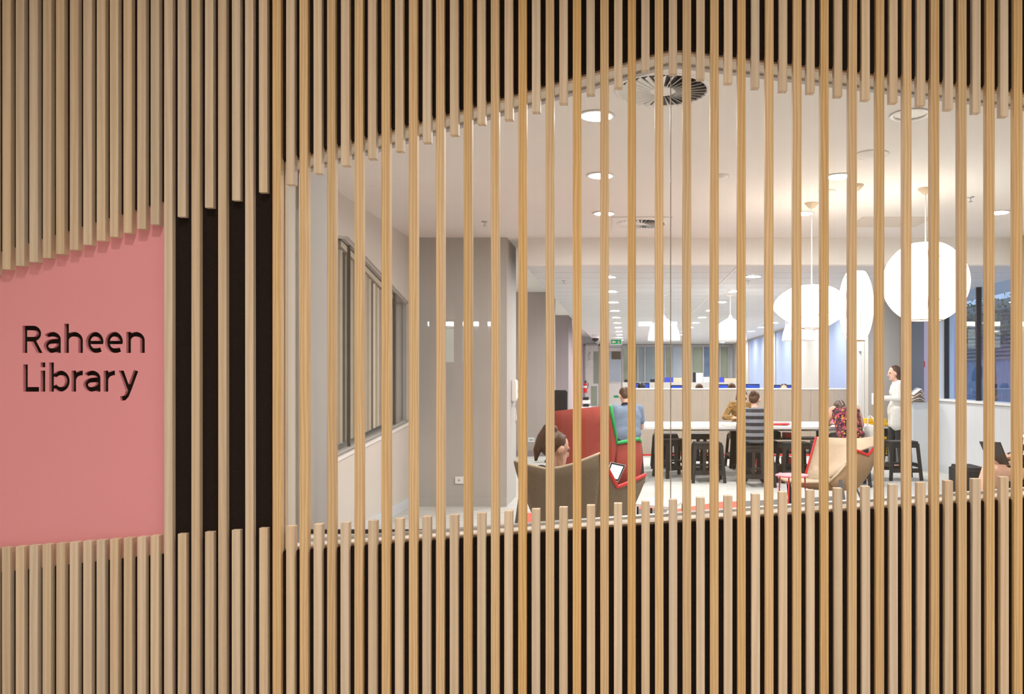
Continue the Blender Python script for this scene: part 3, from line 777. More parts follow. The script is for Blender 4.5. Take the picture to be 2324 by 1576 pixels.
# ------------------------------------------------------------------ wall fittings
def socket(name, lab, u0, u1, v0, v1, Y, slots):
    t = thing(name, lab, 'socket', tuple(P((u0+u1)/2, (v0+v1)/2, Y)))
    cp_ = obj('cover_plate', MB().box(PX(u0, Y), PX(u1, Y), Y-.012, Y, PZ(v1, Y), PZ(v0, Y)), 'white_gloss', t, bevel=.003)
    for uu in slots: obj('outlet', MB().box(PX(uu-2, Y), PX(uu+2, Y), Y-.014, Y-.012, PZ((v0+v1)/2+2, Y), PZ((v0+v1)/2-2, Y)), 'frame_grey', cp_)
socket('power_socket', 'white double power socket low on the grey pier', 1033, 1067, 1082, 1098.5, 9.03, (1042, 1058))
socket('power_socket', 'small white socket on the mauve-grey wall panel', 1198.5, 1213, 993.5, 1004, 14.8, (1203.5, 1208))
X0 = -1.34
t = thing('wall_phone', 'white wall phone with handset and dangling cord on the pier side', 'phone', (X0, 9.5, PZ(900, 9.5)))
zz = lambda v: PZ(v, 9.45)
obj('phone_body', MB().box(X0, X0+.05, 9.36, 9.56, zz(912), zz(862)), 'white_matt', t, bevel=.01)
obj('handset', MB().tube([(X0+.075, 9.40, zz(868)), (X0+.095, 9.40, zz(874)), (X0+.08, 9.40, zz(888)), (X0+.095, 9.40, zz(902)), (X0+.075, 9.40, zz(908))], [.02, .022, .015, .022, .02], 10), 'white_matt', t, smooth=True)
obj('cord', MB().tube([(X0+.06, 9.40, zz(908)), (X0+.04, 9.36, zz(930)), (X0+.03, 9.35, zz(950)), (X0+.045, 9.37, zz(962)), (X0+.055, 9.39, zz(950)), (X0+.04, 9.41, zz(925)), (X0+.03, 9.45, zz(910))], .006, 6), 'white_matt', t, smooth=True)
yf = 29.5
t = thing('fire_extinguisher', 'red fire extinguisher on the lilac wall by the far door', 'extinguisher', (-1.55, yf, .78))
xe = PX(1328.5, yf)
cyl = obj('cylinder', MB().lathe([(.001, PZ(892, yf)), (.06, PZ(892, yf)), (.065, PZ(890, yf)), (.065, PZ(874, yf)), (.04, PZ(871, yf)), (.02, PZ(869, yf))], (xe, yf, 0), 16), 'red_card', t, smooth=True)
obj('valve', MB().box(xe-.03, xe+.03, yf-.03, yf+.03, PZ(869, yf), PZ(865.5, yf)).bar((xe-.02, yf, PZ(865, yf)), (xe+.07, yf, PZ(863, yf)), .015), 'black_plastic', t)
obj('hose', MB().tube([(xe+.03, yf, PZ(867, yf)), (xe+.10, yf, PZ(871, yf)), (xe+.085, yf, PZ(882, yf))], .012, 6), 'black_plastic', t)
obj('label_band', MB().lathe([(.0665, PZ(881, yf)), (.0665, PZ(876, yf))], (xe, yf, 0), 16), 'paper', cyl)
obj('wall_bracket', MB().box(-1.70, xe-.05, yf-.03, yf+.03, PZ(880, yf), PZ(876, yf)), 'steel', t)

# ------------------------------------------------------------------ partition, long table
YP = 14.86
pt = thing('desk_partition', 'long waist-high timber-laminate partition behind the white table', 'partition', (2.4, YP, 0))
obj('screen_panel', MB().box(PX(1412, YP), PX(2062, YP), YP, YP+.05, .03, PZ(884.5, YP)), 'laminate', pt)
obj('cap_rail', MB().box(PX(1411, YP), PX(2063, YP), YP-.012, YP+.062, PZ(884.5, YP), PZ(881.5, YP)), 'white_matt', pt)
obj('plinth', MB().box(PX(1412, YP), PX(2062, YP), YP-.004, YP+.05, 0, .03), 'trim_red', pt)
for uu in (1553, 1697, 1840, 1985): obj('panel_seam', MB().box(PX(uu, YP)-.002, PX(uu, YP)+.002, YP-.0015, YP, .03, PZ(884.5, YP)), 'felt_taupe', pt)
ZTB = .74
tb = thing('long_table', 'long white communal table before the timber partition', 'table', (1.9, 12.0, 0))
xa, xz = PX(1446, 11.35), PX(1996, 11.5)
obj('tabletop', MB().box(xa, xz, 11.35, 12.70, ZTB-.035, ZTB), 'white_gloss', tb, bevel=.004)
for x in (xa+.30, xz-.35):
    for yv in (11.62, 12.45): obj('leg', MB().box(x-.025, x+.025, yv-.025, yv+.025, 0, ZTB-.035), 'frame_grey', tb)
obj('apron', MB().box(xa+.30, xz-.35, 12.0, 12.03, ZTB-.10, ZTB-.035), 'white_matt', tb)

# ------------------------------------------------------------------ stools
def make_stool(label):
    t = thing('wooden_stool', label, 'stool', (0, 0, 0), 0, 'black slatted wooden stools')
    h = .54; tw, td = .175, .135; bw, bd = .215, .19
    obj('seat', MB().box(-tw-.012, tw+.012, -td-.012, td+.012, h-.03, h), 'stool_black', t, local=True, bevel=.004)
    cor = lambda sx, sy, z: Vector((sx*(bw+(tw-bw)*z/h), sy*(bd+(td-bd)*z/h), z))
    for sx in (-1, 1):
        for sy in (-1, 1): obj('leg', MB().bar(cor(sx, sy, 0), cor(sx, sy, h-.03), .042, .034), 'stool_black', t, local=True)
    for sy in (-1, 1):
        obj('apron', MB().bar(cor(-1, sy, h-.06), cor(1, sy, h-.06), .02, .055), 'stool_black', t, local=True)
        obj('rail', MB().bar(cor(-1, sy, .14), cor(1, sy, .14), .02, .06), 'stool_black', t, local=True)
        for fx in (-.30, .30):
            a = cor(-1, sy, .17).lerp(cor(1, sy, .17), .5+fx/2); b_ = cor(-1, sy, h-.08).lerp(cor(1, sy, h-.08), .5+fx/2)
            obj('slat', MB().bar(a, b_, .045, .014), 'stool_black', t, local=True)
    for sx in (-1, 1):
        obj('side_rail', MB().bar(cor(sx, -1, .20), cor(sx, 1, .20), .022, .045), 'stool_black', t, local=True)
        obj('side_apron', MB().bar(cor(sx, -1, h-.06), cor(sx, 1, h-.06), .02, .055), 'stool_black', t, local=True)
    obj('step', MB().box(-.19, .19, -.10, .10, .215, .235), 'stool_black', t, local=True, bevel=.003)
    return t
st0 = make_stool('black slatted wooden stool standing empty in the middle of the table front')
ST = [(1605, 11.2, .03, None), (1592, 12.98, -.06, 'black wooden stool half hidden behind the middle empty stool'),
      (1528, 11.75, .5, 'black wooden stool turned slightly, next to the middle empty stool'),
      (1510, 12.95, .0, 'black wooden stool on the far side behind the turned stool'),
      (1424, 11.2, .0, 'black wooden stool under the man in the blue polo'),
      (1716, 10.75, .0, 'black wooden stool under the person in the striped jumper'),
      (1682, 13.0, .1, 'black wooden stool under the person in the leopard print top'),
      (1803, 11.2, .1, 'black wooden stool empty beside the tan lounge chair and round table'),
      (1931, 10.8, -.1, 'black wooden stool under the person in the floral top'),
      (2045, 11.45, .04, 'black wooden stool in front of the standing person')]
for u, Y, rz, lab in ST:
    loc = (PX(u, Y), Y, 0)
    if lab is None: st0.location = loc; st0.rotation_euler = (0, 0, rz)
    else: dup(st0, loc, rz, lab)

# ------------------------------------------------------------------ lounge seating
def tube_obj(name, pts, r, m, parent): return obj(name, MB().tube(pts, r, 8), m, parent, smooth=True)
# taupe chair, seen from behind
ch = thing('lounge_chair', 'taupe felt lounge chair seen from behind with red piped edge', 'lounge chair', (PX(1315, 5.4), 5.4, 0))
TOP = [(1169, 1048, 5.62), (1186, 1052, 5.40), (1205, 1058, 5.26), (1240, 1066, 5.14), (1270, 1063, 5.10), (1300, 1055, 5.10), (1330, 1043, 5.13), (1352, 1034, 5.18), (1362, 1030, 5.22)]
ARM = [(1362, 1030, 5.22), (1374, 1056, 5.28), (1388, 1082, 5.35), (1401, 1106, 5.42), (1420, 1099, 5.52), (1442, 1089, 5.64), (1464, 1078, 5.78)]
cc = Vector((PX(1318, 5.45), 5.45, 0))
def shell_rows(edge, n=7, shrink=.50, zb=.30):
    rows = []
    tops = [P(*e) for e in edge]
    for i in range(n+1):
        t_ = i/n; row = []
        for p in tops:
            q = Vector((cc.x+(p.x-cc.x)*(1-shrink), cc.y+(p.y-cc.y)*(1-shrink), zb))
            s_ = t_**1.25
            r_ = Vector((p.x+(q.x-p.x)*s_, p.y+(q.y-p.y)*s_, p.z+(q.z-p.z)*t_)); row.append(r_)
        rows.append(row)
    return rows
obj('back_shell', MB().grid(shell_rows(TOP)), 'felt_taupe', ch, smooth=True, solid=.022)
obj('arm_shell', MB().grid(shell_rows(ARM)), 'felt_taupe', ch, smooth=True, solid=.022)
tube_obj('piping', [P(e[0], e[1], e[2]-.022) for e in ARM], .0135, 'trim_red', ch)
tube_obj('top_seam', [P(*e) for e in TOP], .011, 'felt_beige', ch)
bot = shell_rows(TOP)[-1]+shell_rows(ARM)[-1][1:]
obj('seat', MB().prism([(p.x, p.y, .27) for p in bot]+[(cc.x+.30, cc.y+.42, .27), (cc.x-.22, cc.y+.46, .27)], (0, 0, .09)), 'felt_taupe', ch)
for dx, dy in ((-.24, -.14), (.20, -.16), (-.2, .36), (.26, .36)):
    obj('leg', MB().bar((cc.x+dx*1.2, cc.y+dy*1.2, .007), (cc.x+dx*.8, cc.y+dy*.8, .28), .05, .012), 'wall_dark', ch)
obj('side_blade', MB().prism([P(1179, 1112, 5.35), P(1183, 1112, 5.35), P(1171, 1215, 5.35), P(1164, 1215, 5.35)], (0, .03, 0)), 'wall_dark', ch)
# coral high-backed chair with green piping
hb = thing('high_back_chair', 'coral red high-backed chair with green piped edge', 'armchair', (PX(1350, 7.45), 7.5, 0))
B0 = [(1248, 936, 7.45), (1262, 933, 7.32), (1300, 929, 7.22), (1345, 925, 7.22), (1378, 922, 7.30), (1385, 921.5, 7.36)]
def hrow(edge, vb, k=5):
    rows = []
    for i in range(k+1):
        t_ = i/k; rows.append([P(u+(1345-u)*.10*t_, v+(vb-v)*t_, Y+.02*t_) for u, v, Y in edge])
    return rows
obj('back_shell', MB().grid(hrow(B0, 1118)), 'felt_coral', hb, smooth=True, solid=.03)
fold = [P(1312, 988, 7.20), P(1365, 962, 7.22), P(1386, 950, 7.28), P(1398, 1006, 7.38), P(1392, 1100, 7.38), P(1310, 1100, 7.20)]
obj('lower_fold', MB().prism(fold, (0, .012, 0)), 'felt_coral', hb)
A0 = [(1385, 921.5, 7.36), (1392, 963, 7.40), (1399, 1006, 7.44)]
A1 = [(1399, 1006, 7.44), (1424, 1002, 7.62), (1449, 997, 7.82), (1453, 1003, 7.88)]
rows = [[P(*e) for e in A1], [P(1399, 1050, 7.44), P(1426, 1050, 7.62), P(1451, 1048, 7.84), P(1455, 1048, 7.9)], [P(1397, 1110, 7.42), P(1420, 1108, 7.6), P(1442, 1104, 7.8), P(1446, 1100, 7.86)]]
obj('arm_shell', MB().grid(rows), 'felt_coral', hb, smooth=True, solid=.03)
sidew = MB().grid([[P(1385, 921.5, 7.36), P(1392, 963, 7.40), P(1399, 1006, 7.44)], [P(1376, 930, 7.33), P(1380, 1000, 7.36), P(1384, 1100, 7.38)]])
obj('wing', sidew, 'felt_coral', hb, smooth=True, solid=.03)
tube_obj('piping', [P(e[0], e[1], e[2]-.035) for e in A0+A1[1:]], .018, 'trim_green', hb)
obj('seat', MB().box(PX(1275, 7.3), PX(1440, 7.8), 7.28, 7.95, .34, .44), 'felt_coral', hb, bevel=.02)
for x, yv in ((PX(1285, 7.3), 7.4), (PX(1425, 7.3), 7.42), (PX(1290, 7.3), 7.88), (PX(1430, 7.3), 7.88)): obj('leg', MB().bar((x, yv, .007), (x, yv, .34), .03), 'black_metal', hb)
# beige and tan chair at right, turned to the left
rc = thing('lounge_chair', 'beige and tan felt lounge chair with red piped edge beside the round table', 'lounge chair', (PX(1880, 8.6), 8.6, 0))
inner = [[P(1852, 992, 9.05), P(1886, 994, 9.08), P(1920, 995.5, 9.05), P(1952, 996, 8.95), P(1984, 992, 8.78)],
         [P(1846, 1012, 9.02), P(1880, 1013, 9.06), P(1915, 1012, 9.02), P(1946, 1010, 8.90), P(1984, 1012, 8.72)],
         [P(1838, 1042, 8.97), P(1872, 1043, 9.0), P(1906, 1040, 8.94), P(1934, 1034, 8.78), P(1946, 1025, 8.62)],
         [P(1831, 1068, 8.92), P(1862, 1070, 8.92), P(1892, 1066, 8.82), P(1914, 1055, 8.62), P(1926, 1046, 8.50)],
         [P(1825, 1087, 8.85), P(1850, 1090, 8.80), P(1876, 1089, 8.68), P(1896, 1078, 8.50), P(1918, 1056, 8.42)]]
obj('back_shell', MB().grid(inner), 'felt_beige', rc, smooth=True, solid=.02)
seat = [[P(1825, 1087, 8.85), P(1850, 1090, 8.80), P(1876, 1089, 8.68), P(1884, 1086, 8.5)],
        [P(1800, 1086, 8.80), P(1824, 1092, 8.62), P(1852, 1095, 8.5), P(1882, 1093, 8.36)],
        [P(1766, 1084, 8.82), P(1782, 1092, 8.60), P(1822, 1096.5, 8.4), P(1880, 1095, 8.30)]]
obj('seat', MB().grid(seat), 'felt_beige', rc, smooth=True, solid=.02)
under = [[P(1766, 1085, 8.83), P(1782, 1093.5, 8.61), P(1822, 1098, 8.41), P(1880, 1096.5, 8.31)],
         [P(1800, 1098, 8.78), P(1812, 1103, 8.62), P(1846, 1110, 8.46), P(1896, 1113, 8.38)]]
obj('under_shell', MB().grid(under), 'felt_tan', rc, smooth=True, solid=.02)
arm = [[P(1880, 1095, 8.30), P(1900, 1076, 8.34), P(1918, 1056, 8.40), P(1944, 1023, 8.50), P(1957, 1028, 8.58), P(1970, 1034, 8.66), P(1984, 1016, 8.76)],
       [P(1888, 1104, 8.30), P(1906, 1092, 8.34), P(1922, 1078, 8.40), P(1940, 1060, 8.48), P(1955, 1054, 8.56), P(1970, 1050, 8.64), P(1985, 1043, 8.74)],
       [P(1896, 1113, 8.34), P(1908, 1114, 8.36), P(1920, 1114, 8.40), P(1934, 1114, 8.46), P(1944, 1110, 8.52), P(1960, 1092, 8.60), P(1976, 1068, 8.70)]]
obj('arm_shell', MB().grid(arm), 'felt_tan', rc, smooth=True, solid=.02)
tube_obj('piping', [P(1852, 992, 9.03), P(1838, 1042, 8.95), P(1825, 1089, 8.83)], .011, 'trim_red', rc)
tube_obj('piping', [P(1944, 1023, 8.48), P(1957, 1028, 8.56), P(1970, 1034, 8.64), P(1984, 1016, 8.74)], .015, 'trim_red', rc)
tube_obj('top_seam', [P(1880, 1095, 8.29), P(1900, 1077, 8.33), P(1918, 1056, 8.39)], .012, 'felt_beige', rc)
def leg2(u0, v0, u1, v1, Ya, par, m='wall_dark'):
    a = P(u0, v0, Ya); b_ = P(u1, v1, Ya); d = (b_-a); b_ = a+d*((a.z-.016)/(a.z-b_.z))
    obj('leg', MB().bar(a, b_, .045, .012), m, par)
leg2(1906, 1090, 1915, 1140, 8.33, rc); leg2(1790, 1098, 1793, 1130, 8.66, rc, 'black_metal'); leg2(1840, 1104, 1836, 1150, 8.75, rc, 'black_metal'); leg2(1940, 1100, 1962, 1150, 8.62, rc, 'wall_dark')
# round pink side table
Yt = 8.1
t = thing('side_table', 'small round pink side table on thin red legs', 'side table', (PX(1798, Yt), Yt, 0))
xt, zt = PX(1797.5, Yt), PZ(1079, Yt)
obj('tabletop', MB().lathe([(.001, .006), (.158, .006), (.165, .002), (.165, -.006), (.158, -.01), (.001, -.01)], (xt, Yt, zt), 40), 'pink_enamel', t, smooth=False)
for a in (100, 200, 320, 20):
    a = math.radians(a+45); c_, s_ = math.cos(a), math.sin(a)
    obj('leg', MB().tube([(xt+.13*c_, Yt+.13*s_, zt-.01), (xt+.15*c_, Yt+.15*s_, .007)], .007, 8), 'red_enamel', t, smooth=True)
# low white table
Yt = 6.75; z = .40
t = thing('coffee_table', 'low white square table on thin black legs near the taupe chair', 'coffee table', (PX(1495, Yt), Yt, 0))
c0 = Vector((PX(1499, Yt), Yt, 0)); q = []
for a in (20, 110, 200, 290): q.append(c0+Vector((.225*math.cos(math.radians(a)), .3*math.sin(math.radians(a)), z)))
obj('tabletop', MB().prism(q, (0, 0, -.022)), 'white_gloss', t)
for p in q:
    p2 = c0+(p-c0)*.9
    obj('leg', MB().tube([(p2.x, p2.y, z-.022), (p2.x, p2.y, .007)], .009, 8), 'black_metal', t)
# rug of red and grey patches
rug = thing('rug', 'patchwork rug of coral red and grey under the lounge chairs', 'rug', (PX(1650, 8), 8, 0))
def patch(pts, m):
    obj('rug_patch', MB().prism([(p.x, p.y, .001) for p in pts], (0, 0, .005)), m, rug)
def G(u, v): Y = fy(v); return Vector((PX(u, Y), Y, 0))
patch([G(1688, 1139), G(1735, 1137), G(1890, 1128), G(1910, 1160), G(1900, 1230), G(1688, 1230)], 'rug_grey')
patch([G(1631, 1141), G(1687, 1139), G(1687, 1230), G(1500, 1230), G(1520, 1160)], 'rug_red')
patch([G(1452, 1147), G(1530, 1149), G(1518, 1156), G(1450, 1157)], 'rug_red')
patch([G(1449, 1157.5), G(1517, 1157), G(1498, 1180), G(1440, 1180)], 'rug_grey')
patch([G(1438, 1180.5), G(1497, 1180.5), G(1470, 1290), G(1150, 1290), G(1190, 1166), G(1300, 1166)], 'rug_red')

# ------------------------------------------------------------------ things around the long table
def zrow(v, Y): return PZ(v, Y)
t = thing('book', 'closed notebook on the white table by the leopard print sleeve', 'book', (PX(1655, 11.5), 11.5, ZTB))
cv = obj('cover', MB().box(PX(1641, 11.42), PX(1672, 11.42), 11.38, 11.6, ZTB+.001, ZTB+.024), 'felt_beige', t, bevel=.002)
obj('page_block', MB().box(PX(1642, 11.42), PX(1671, 11.42), 11.375, 11.59, ZTB+.005, ZTB+.020), 'paper', cv)
for k, (u0, u1, m, z0, z1, lab) in enumerate(((1752, 1792, 'red_card', .012, .03, 'red folder lying on the white table'), (1744, 1775, 'paper', .001, .011, 'loose white papers under the red folder on the table'))):
    mb = MB().prism([(PX(u0, 11.7), 11.6, ZTB+z0), (PX(u1, 11.7), 11.66, ZTB+z0), (PX(u1-3, 11.9), 11.95, ZTB+z0), (PX(u0+4, 11.9), 11.9, ZTB+z0)], (0, 0, z1-z0))
    tag(obj('folder' if k == 0 else 'paper_sheets', mb, m, bevel=.002), lab, 'folder' if k == 0 else 'papers')
tag(obj('paper_box', MB().box(PX(1880, 12.2), PX(1890, 12.2), 12.15, 12.3, ZTB+.001, PZ(926, 12.2)), 'pink_paper', bevel=.004), 'upright bright pink carton on the white table', 'box')
Yb = 13.27
t = thing('battery_bin', 'clear bin with yellow lid and black labels behind the table end', 'bin', (PX(1990, Yb), Yb, 0))
bb = obj('bin_body', MB().box(PX(1960, Yb), PX(2010, Yb), Yb-.12, Yb+.10, 0, PZ(966, Yb)), 'white_matt', t, bevel=.01)
obj('lid', MB().prism([(PX(1956, Yb), Yb-.14, PZ(966, Yb)), (PX(2013, Yb), Yb-.14, PZ(966, Yb)), (PX(2013, Yb), Yb+.13, PZ(966, Yb)), (PX(1956, Yb), Yb+.13, PZ(966, Yb))], (0, 0, .05)).box(PX(1961, Yb), PX(2008, Yb), Yb-.11, Yb+.10, PZ(966, Yb)+.05, PZ(950, Yb)), 'yellow_plastic', t, bevel=.01)
obj('bin_label', MB().box(PX(1998, Yb), PX(2009.8, Yb), Yb-.123, Yb-.12, PZ(1000, Yb), PZ(972, Yb)), 'black_plastic', bb)
obj('bin_label', MB().box(PX(1999.5, Yb), PX(2007, Yb), Yb-.126, Yb-.123, PZ(996, Yb), PZ(990, Yb)), 'yellow_plastic', bb)
mb = MB().box(PX(1998, Yb), PX(2009.8, Yb), Yb-.123, Yb-.12, PZ(1034, Yb), PZ(1004, Yb)); obj('bin_label', mb, 'black_plastic', bb)
for vv in (1008, 1014, 1020, 1026): obj('bin_label', MB().box(PX(2003, Yb), PX(2007.5, Yb), Yb-.126, Yb-.123, PZ(vv+4, Yb), PZ(vv, Yb)), 'yellow_plastic', bb)
Yb = 11.0
t = thing('tote_bag', 'white cloth tote bag hanging by the floral top', 'bag', (PX(1976, Yb), Yb, .3))
obj('bag_body', MB().grid([[P(1966, 969, Yb), P(1976, 967, Yb-.05), P(1987, 970, Yb)], [P(1963, 985, Yb), P(1976, 986, Yb-.1), P(1989, 986, Yb)], [P(1962, 1010, Yb), P(1976, 1012, Yb-.12), P(1990, 1011, Yb)], [P(1966, 1040, Yb), P(1977, 1042, Yb-.06), P(1988, 1040, Yb)]]), 'cardigan', t, smooth=True, solid=.05)
obj('strap', MB().tube([P(1968, 969, Yb), P(1970, 950, Yb+.1), P(1975, 944, Yb+.2), P(1982, 950, Yb+.1), P(1986, 969, Yb)], .01, 6), 'cardigan', t)
Yr = 11.95
t = thing('storage_rack', 'black metal rack with red boxes under the white table', 'rack', (PX(1805, Yr), Yr, 0))
xa_, xb_ = PX(1742, Yr), PX(1862, Yr)
for x in (xa_, xb_):
    for yv in (Yr-.2, Yr+.2): obj('post', MB().bar((x, yv, 0), (x, yv, .68), .03), 'black_metal', t)
for zz_ in (.10, .33, .53): obj('shelf', MB().box(xa_, xb_, Yr-.2, Yr+.2, zz_, zz_+.02), 'black_metal', t)
for k, (u0, u1, z0, z1, m) in enumerate(((1772, 1793, .352, .47, 'red_card'), (1748, 1762, .352, .50, 'black_plastic'), (1776, 1796, .122, .26, 'red_card'), (1742, 1768, .552, .64, 'black_plastic'), (1778, 1796, .552, .62, 'red_card'), (1842, 1858, .352, .5, 'paper'))):
    lab = {0: 'red box on the middle shelf of the black rack', 1: 'dark file standing on the middle shelf of the black rack', 2: 'red box on the bottom shelf of the black rack', 3: 'dark bag on the top shelf of the black rack', 4: 'small red box on the top shelf of the black rack', 5: 'white box at the right end of the middle rack shelf'}[k]
    tag(obj('storage_box', MB().box(PX(u0, Yr), PX(u1, Yr), Yr-.15, Yr+.12, z0+.001, z1), m, bevel=.006), lab, 'box', 'boxes on the black rack')
Yb = 11.12
t = thing('handbag', 'dark leather handbag on the floor by the striped jumper stool', 'bag', (PX(1760, Yb), Yb, 0))
obj('bag_body', MB().prism([(PX(1752, Yb), Yb-.09, 0), (PX(1765, Yb), Yb-.09, 0), (PX(1766, Yb), Yb-.08, .12), (PX(1764, Yb), Yb-.05, .26), (PX(1750, Yb), Yb-.05, .28)], (0, .16, 0)), 'leather_dark', t, bevel=.02, seg=3)
obj('handle', MB().tube([(PX(1752, Yb), Yb, .26), (PX(1756, Yb), Yb, .36), (PX(1764, Yb), Yb, .36), (PX(1769, Yb), Yb, .25)], .009, 8), 'leather_dark', t, smooth=True)
Yb = 10.95
tag(obj('backpack', MB().box(PX(1728, Yb), PX(1749, Yb), Yb+.34, Yb+.52, 0, .34), 'red_card', bevel=.05, seg=3), 'red backpack on the floor behind the striped jumper stool', 'bag')
t = thing('newspaper_stack', 'folded newspapers and papers heaped on the low white wall', 'papers', (PX(2080, 12.55), 12.55, 1.05))
for k in range(6):
    u = 2072+k*2.2; z0 = 1.052+k*.022
    mb = MB().grid([[P(2067+k, 0, 12.5)*0+Vector((PX(2066+k, 12.5), 12.45, z0)), Vector((PX(2084+k, 12.5), 12.45, z0+.03+.012*k)), Vector((PX(2099-k, 12.5), 12.45, z0-.0))],
                    [Vector((PX(2066+k, 12.5), 12.68, z0+.01)), Vector((PX(2084+k, 12.5), 12.68, z0+.05+.012*k)), Vector((PX(2099-k, 12.5), 12.68, z0+.005))]])
    obj('sheet', mb, 'paper' if k % 2 else 'felt_tan', t, smooth=True, solid=.008)

# far desks beyond the partition: monitors, files, black chair, printer, notices
def monitor(u0, u1, vtop, Y, lab, screen='blue_screen'):
    x0_, x1_ = PX(u0, Y), PX(u1, Y); zt_ = PZ(vtop, Y); h = .62*(x1_-x0_)
    t = thing('monitor', lab, 'monitor', ((x0_+x1_)/2, Y, .74), 0, 'monitors beyond the partition')
    bz = obj('bezel', MB().box(x0_, x1_, Y, Y+.03, zt_-h, zt_), 'black_plastic', t, bevel=.004)
    obj('screen', MB().box(x0_+.015, x1_-.015, Y-.003, Y, zt_-h+.015, zt_-.02), screen, bz)
    obj('stand', MB().box((x0_+x1_)/2-.03, (x0_+x1_)/2+.03, Y+.03, Y+.06, .74, zt_-h*.5).box((x0_+x1_)/2-.12, (x0_+x1_)/2+.12, Y-.03, Y+.15, .74, .755), 'black_plastic', t)
deskY = 17.6
dk = thing('desk_row', 'row of white desks beyond the timber partition', 'desk', (2, deskY, 0))
obj('desktop', MB().box(PX(1418, deskY), PX(1838, deskY), deskY-.35, deskY+.5, .71, .74), 'white_matt', dk)
for uu in (1424, 1660, 1832): obj('leg', MB().box(PX(uu, deskY)-.02, PX(uu, deskY)+.02, deskY-.3, deskY+.45, 0, .71), 'frame_grey', dk)
for k, (u0, u1, v) in enumerate(((1430, 1474, 869), (1523, 1560, 874.5), (1612, 1653, 872.5), (1690, 1724, 872), (1757, 1802, 874))):
    monitor(u0, u1, v, deskY, '%s blue-screened monitor beyond the partition, counted from the left' % ORD[k])
YD2 = 23.0
dk = thing('desk_row', 'second far row of pale desks with low screens', 'desk', (2, YD2, 0))
obj('desktop', MB().box(PX(1413, YD2), PX(1690, YD2), YD2-.3, YD2+.4, .71, .74), 'white_matt', dk)
obj('desk_screen', MB().box(PX(1413, YD2), PX(1690, YD2), YD2-.32, YD2-.3, .5, PZ(868, YD2)), 'wall_grey', dk)
for uu in (1416, 1550, 1686): obj('leg', MB().box(PX(uu, YD2)-.02, PX(uu, YD2)+.02, YD2-.25, YD2+.35, 0, .71), 'frame_grey', dk)
for k, (u0, u1, v0, v1, m, lab) in enumerate(((1578, 1593, 847, 868, 'paper', 'white notice standing on the far desk screen'), (1669, 1683, 848, 860, 'paper', 'white card standing on the far desk at right'),
        (1594, 1610, 856, 868, 'white_matt', 'white box on the far desk beside the notice'), (1508, 1526, 857, 868, 'blue_file', 'blue file on the far desk behind the glass joint'),
        (1527, 1546, 858, 868, 'felt_beige', 'grey file box on the far desk next to the blue file'), (1631, 1640, 857, 868, 'blue_file', 'blue file on the far desk at right'),
        (1641, 1668, 859, 868, 'felt_beige', 'long grey box on the far desk at right'), (1571, 1577, 846, 868, 'black_plastic', 'black file box left of the white notice'),
        (1417, 1425, 862, 868, 'black_plastic', 'small dark box at the left end of the far desk'), (1475, 1488, 861, 868, 'navy', 'navy box on the far desk near its left end'))):
    tag(obj('desk_item', MB().box(PX(u0, YD2), PX(u1, YD2), YD2-.29, YD2-.2, .741, PZ(v0, YD2)), m, bevel=.005), lab, 'file box' if 'file' in lab else 'box')
Yc = 13.6
t = thing('office_chair', 'black office chair with ribbed back beyond the coral chair', 'chair', (PX(1270, Yc), Yc, 0))
xc = PX(1268, Yc)
bk = obj('backrest', MB().box(xc-.16, PX(1287.5, Yc), Yc, Yc+.04, .55, PZ(886, Yc)), 'black_plastic', t, bevel=.025, seg=3)
for k in range(8): obj('rib', MB().box(xc-.13, PX(1285, Yc), Yc-.008, Yc, .62+k*.068, .65+k*.068), 'black_metal', bk, bevel=.003)
obj('seat', MB().box(xc-.2, xc+.2, Yc+.03, Yc+.45, .44, .51), 'black_plastic', t, bevel=.02)
obj('gas_post', MB().tube([(xc, Yc+.22, .08), (xc, Yc+.22, .45)], .025, 10), 'steel', t)
for k in range(5):
    a = 2*math.pi*k/5; obj('base_arm', MB().bar((xc, Yc+.22, .08), (xc+.27*math.cos(a), Yc+.22+.27*math.sin(a), .04), .035), 'black_plastic', t)
    obj('castor', MB().lathe([(.001, 0), (.022, .005), (.025, .02), (.022, .04), (.001, .045)], (xc+.27*math.cos(a), Yc+.22+.27*math.sin(a), 0), 10), 'black_plastic', t)
Yq = 22.5
t = thing('printer', 'black and white printer on a white cabinet behind the coral chair', 'printer', (PX(1331, Yq), Yq, .6))
obj('paper_tray', MB().box(PX(1323, Yq), PX(1336, Yq), Yq, Yq+.4, .62, .70), 'black_plastic', t)
obj('printer_body', MB().box(PX(1322, Yq), PX(1338, Yq), Yq-.02, Yq+.42, .70, .80), 'white_matt', t, bevel=.01)
obj('scanner_lid', MB().box(PX(1323, Yq), PX(1335, Yq), Yq, Yq+.4, .80, .88), 'black_plastic', t)
t = thing('cabinet', 'low white cabinet carrying the printer', 'cabinet', (PX(1331, Yq), Yq, 0))
obj('body', MB().box(PX(1320, Yq), PX(1340, Yq), Yq-.05, Yq+.45, 0, .60), 'white_matt', t)
obj('door', MB().box(PX(1320.5, Yq), PX(1339.5, Yq), Yq-.065, Yq-.05, .03, .59), 'white_gloss', t)
obj('shelf_top', MB().box(PX(1319.5, Yq), PX(1340.5, Yq), Yq-.06, Yq+.46, .60, .62), 'white_matt', t)
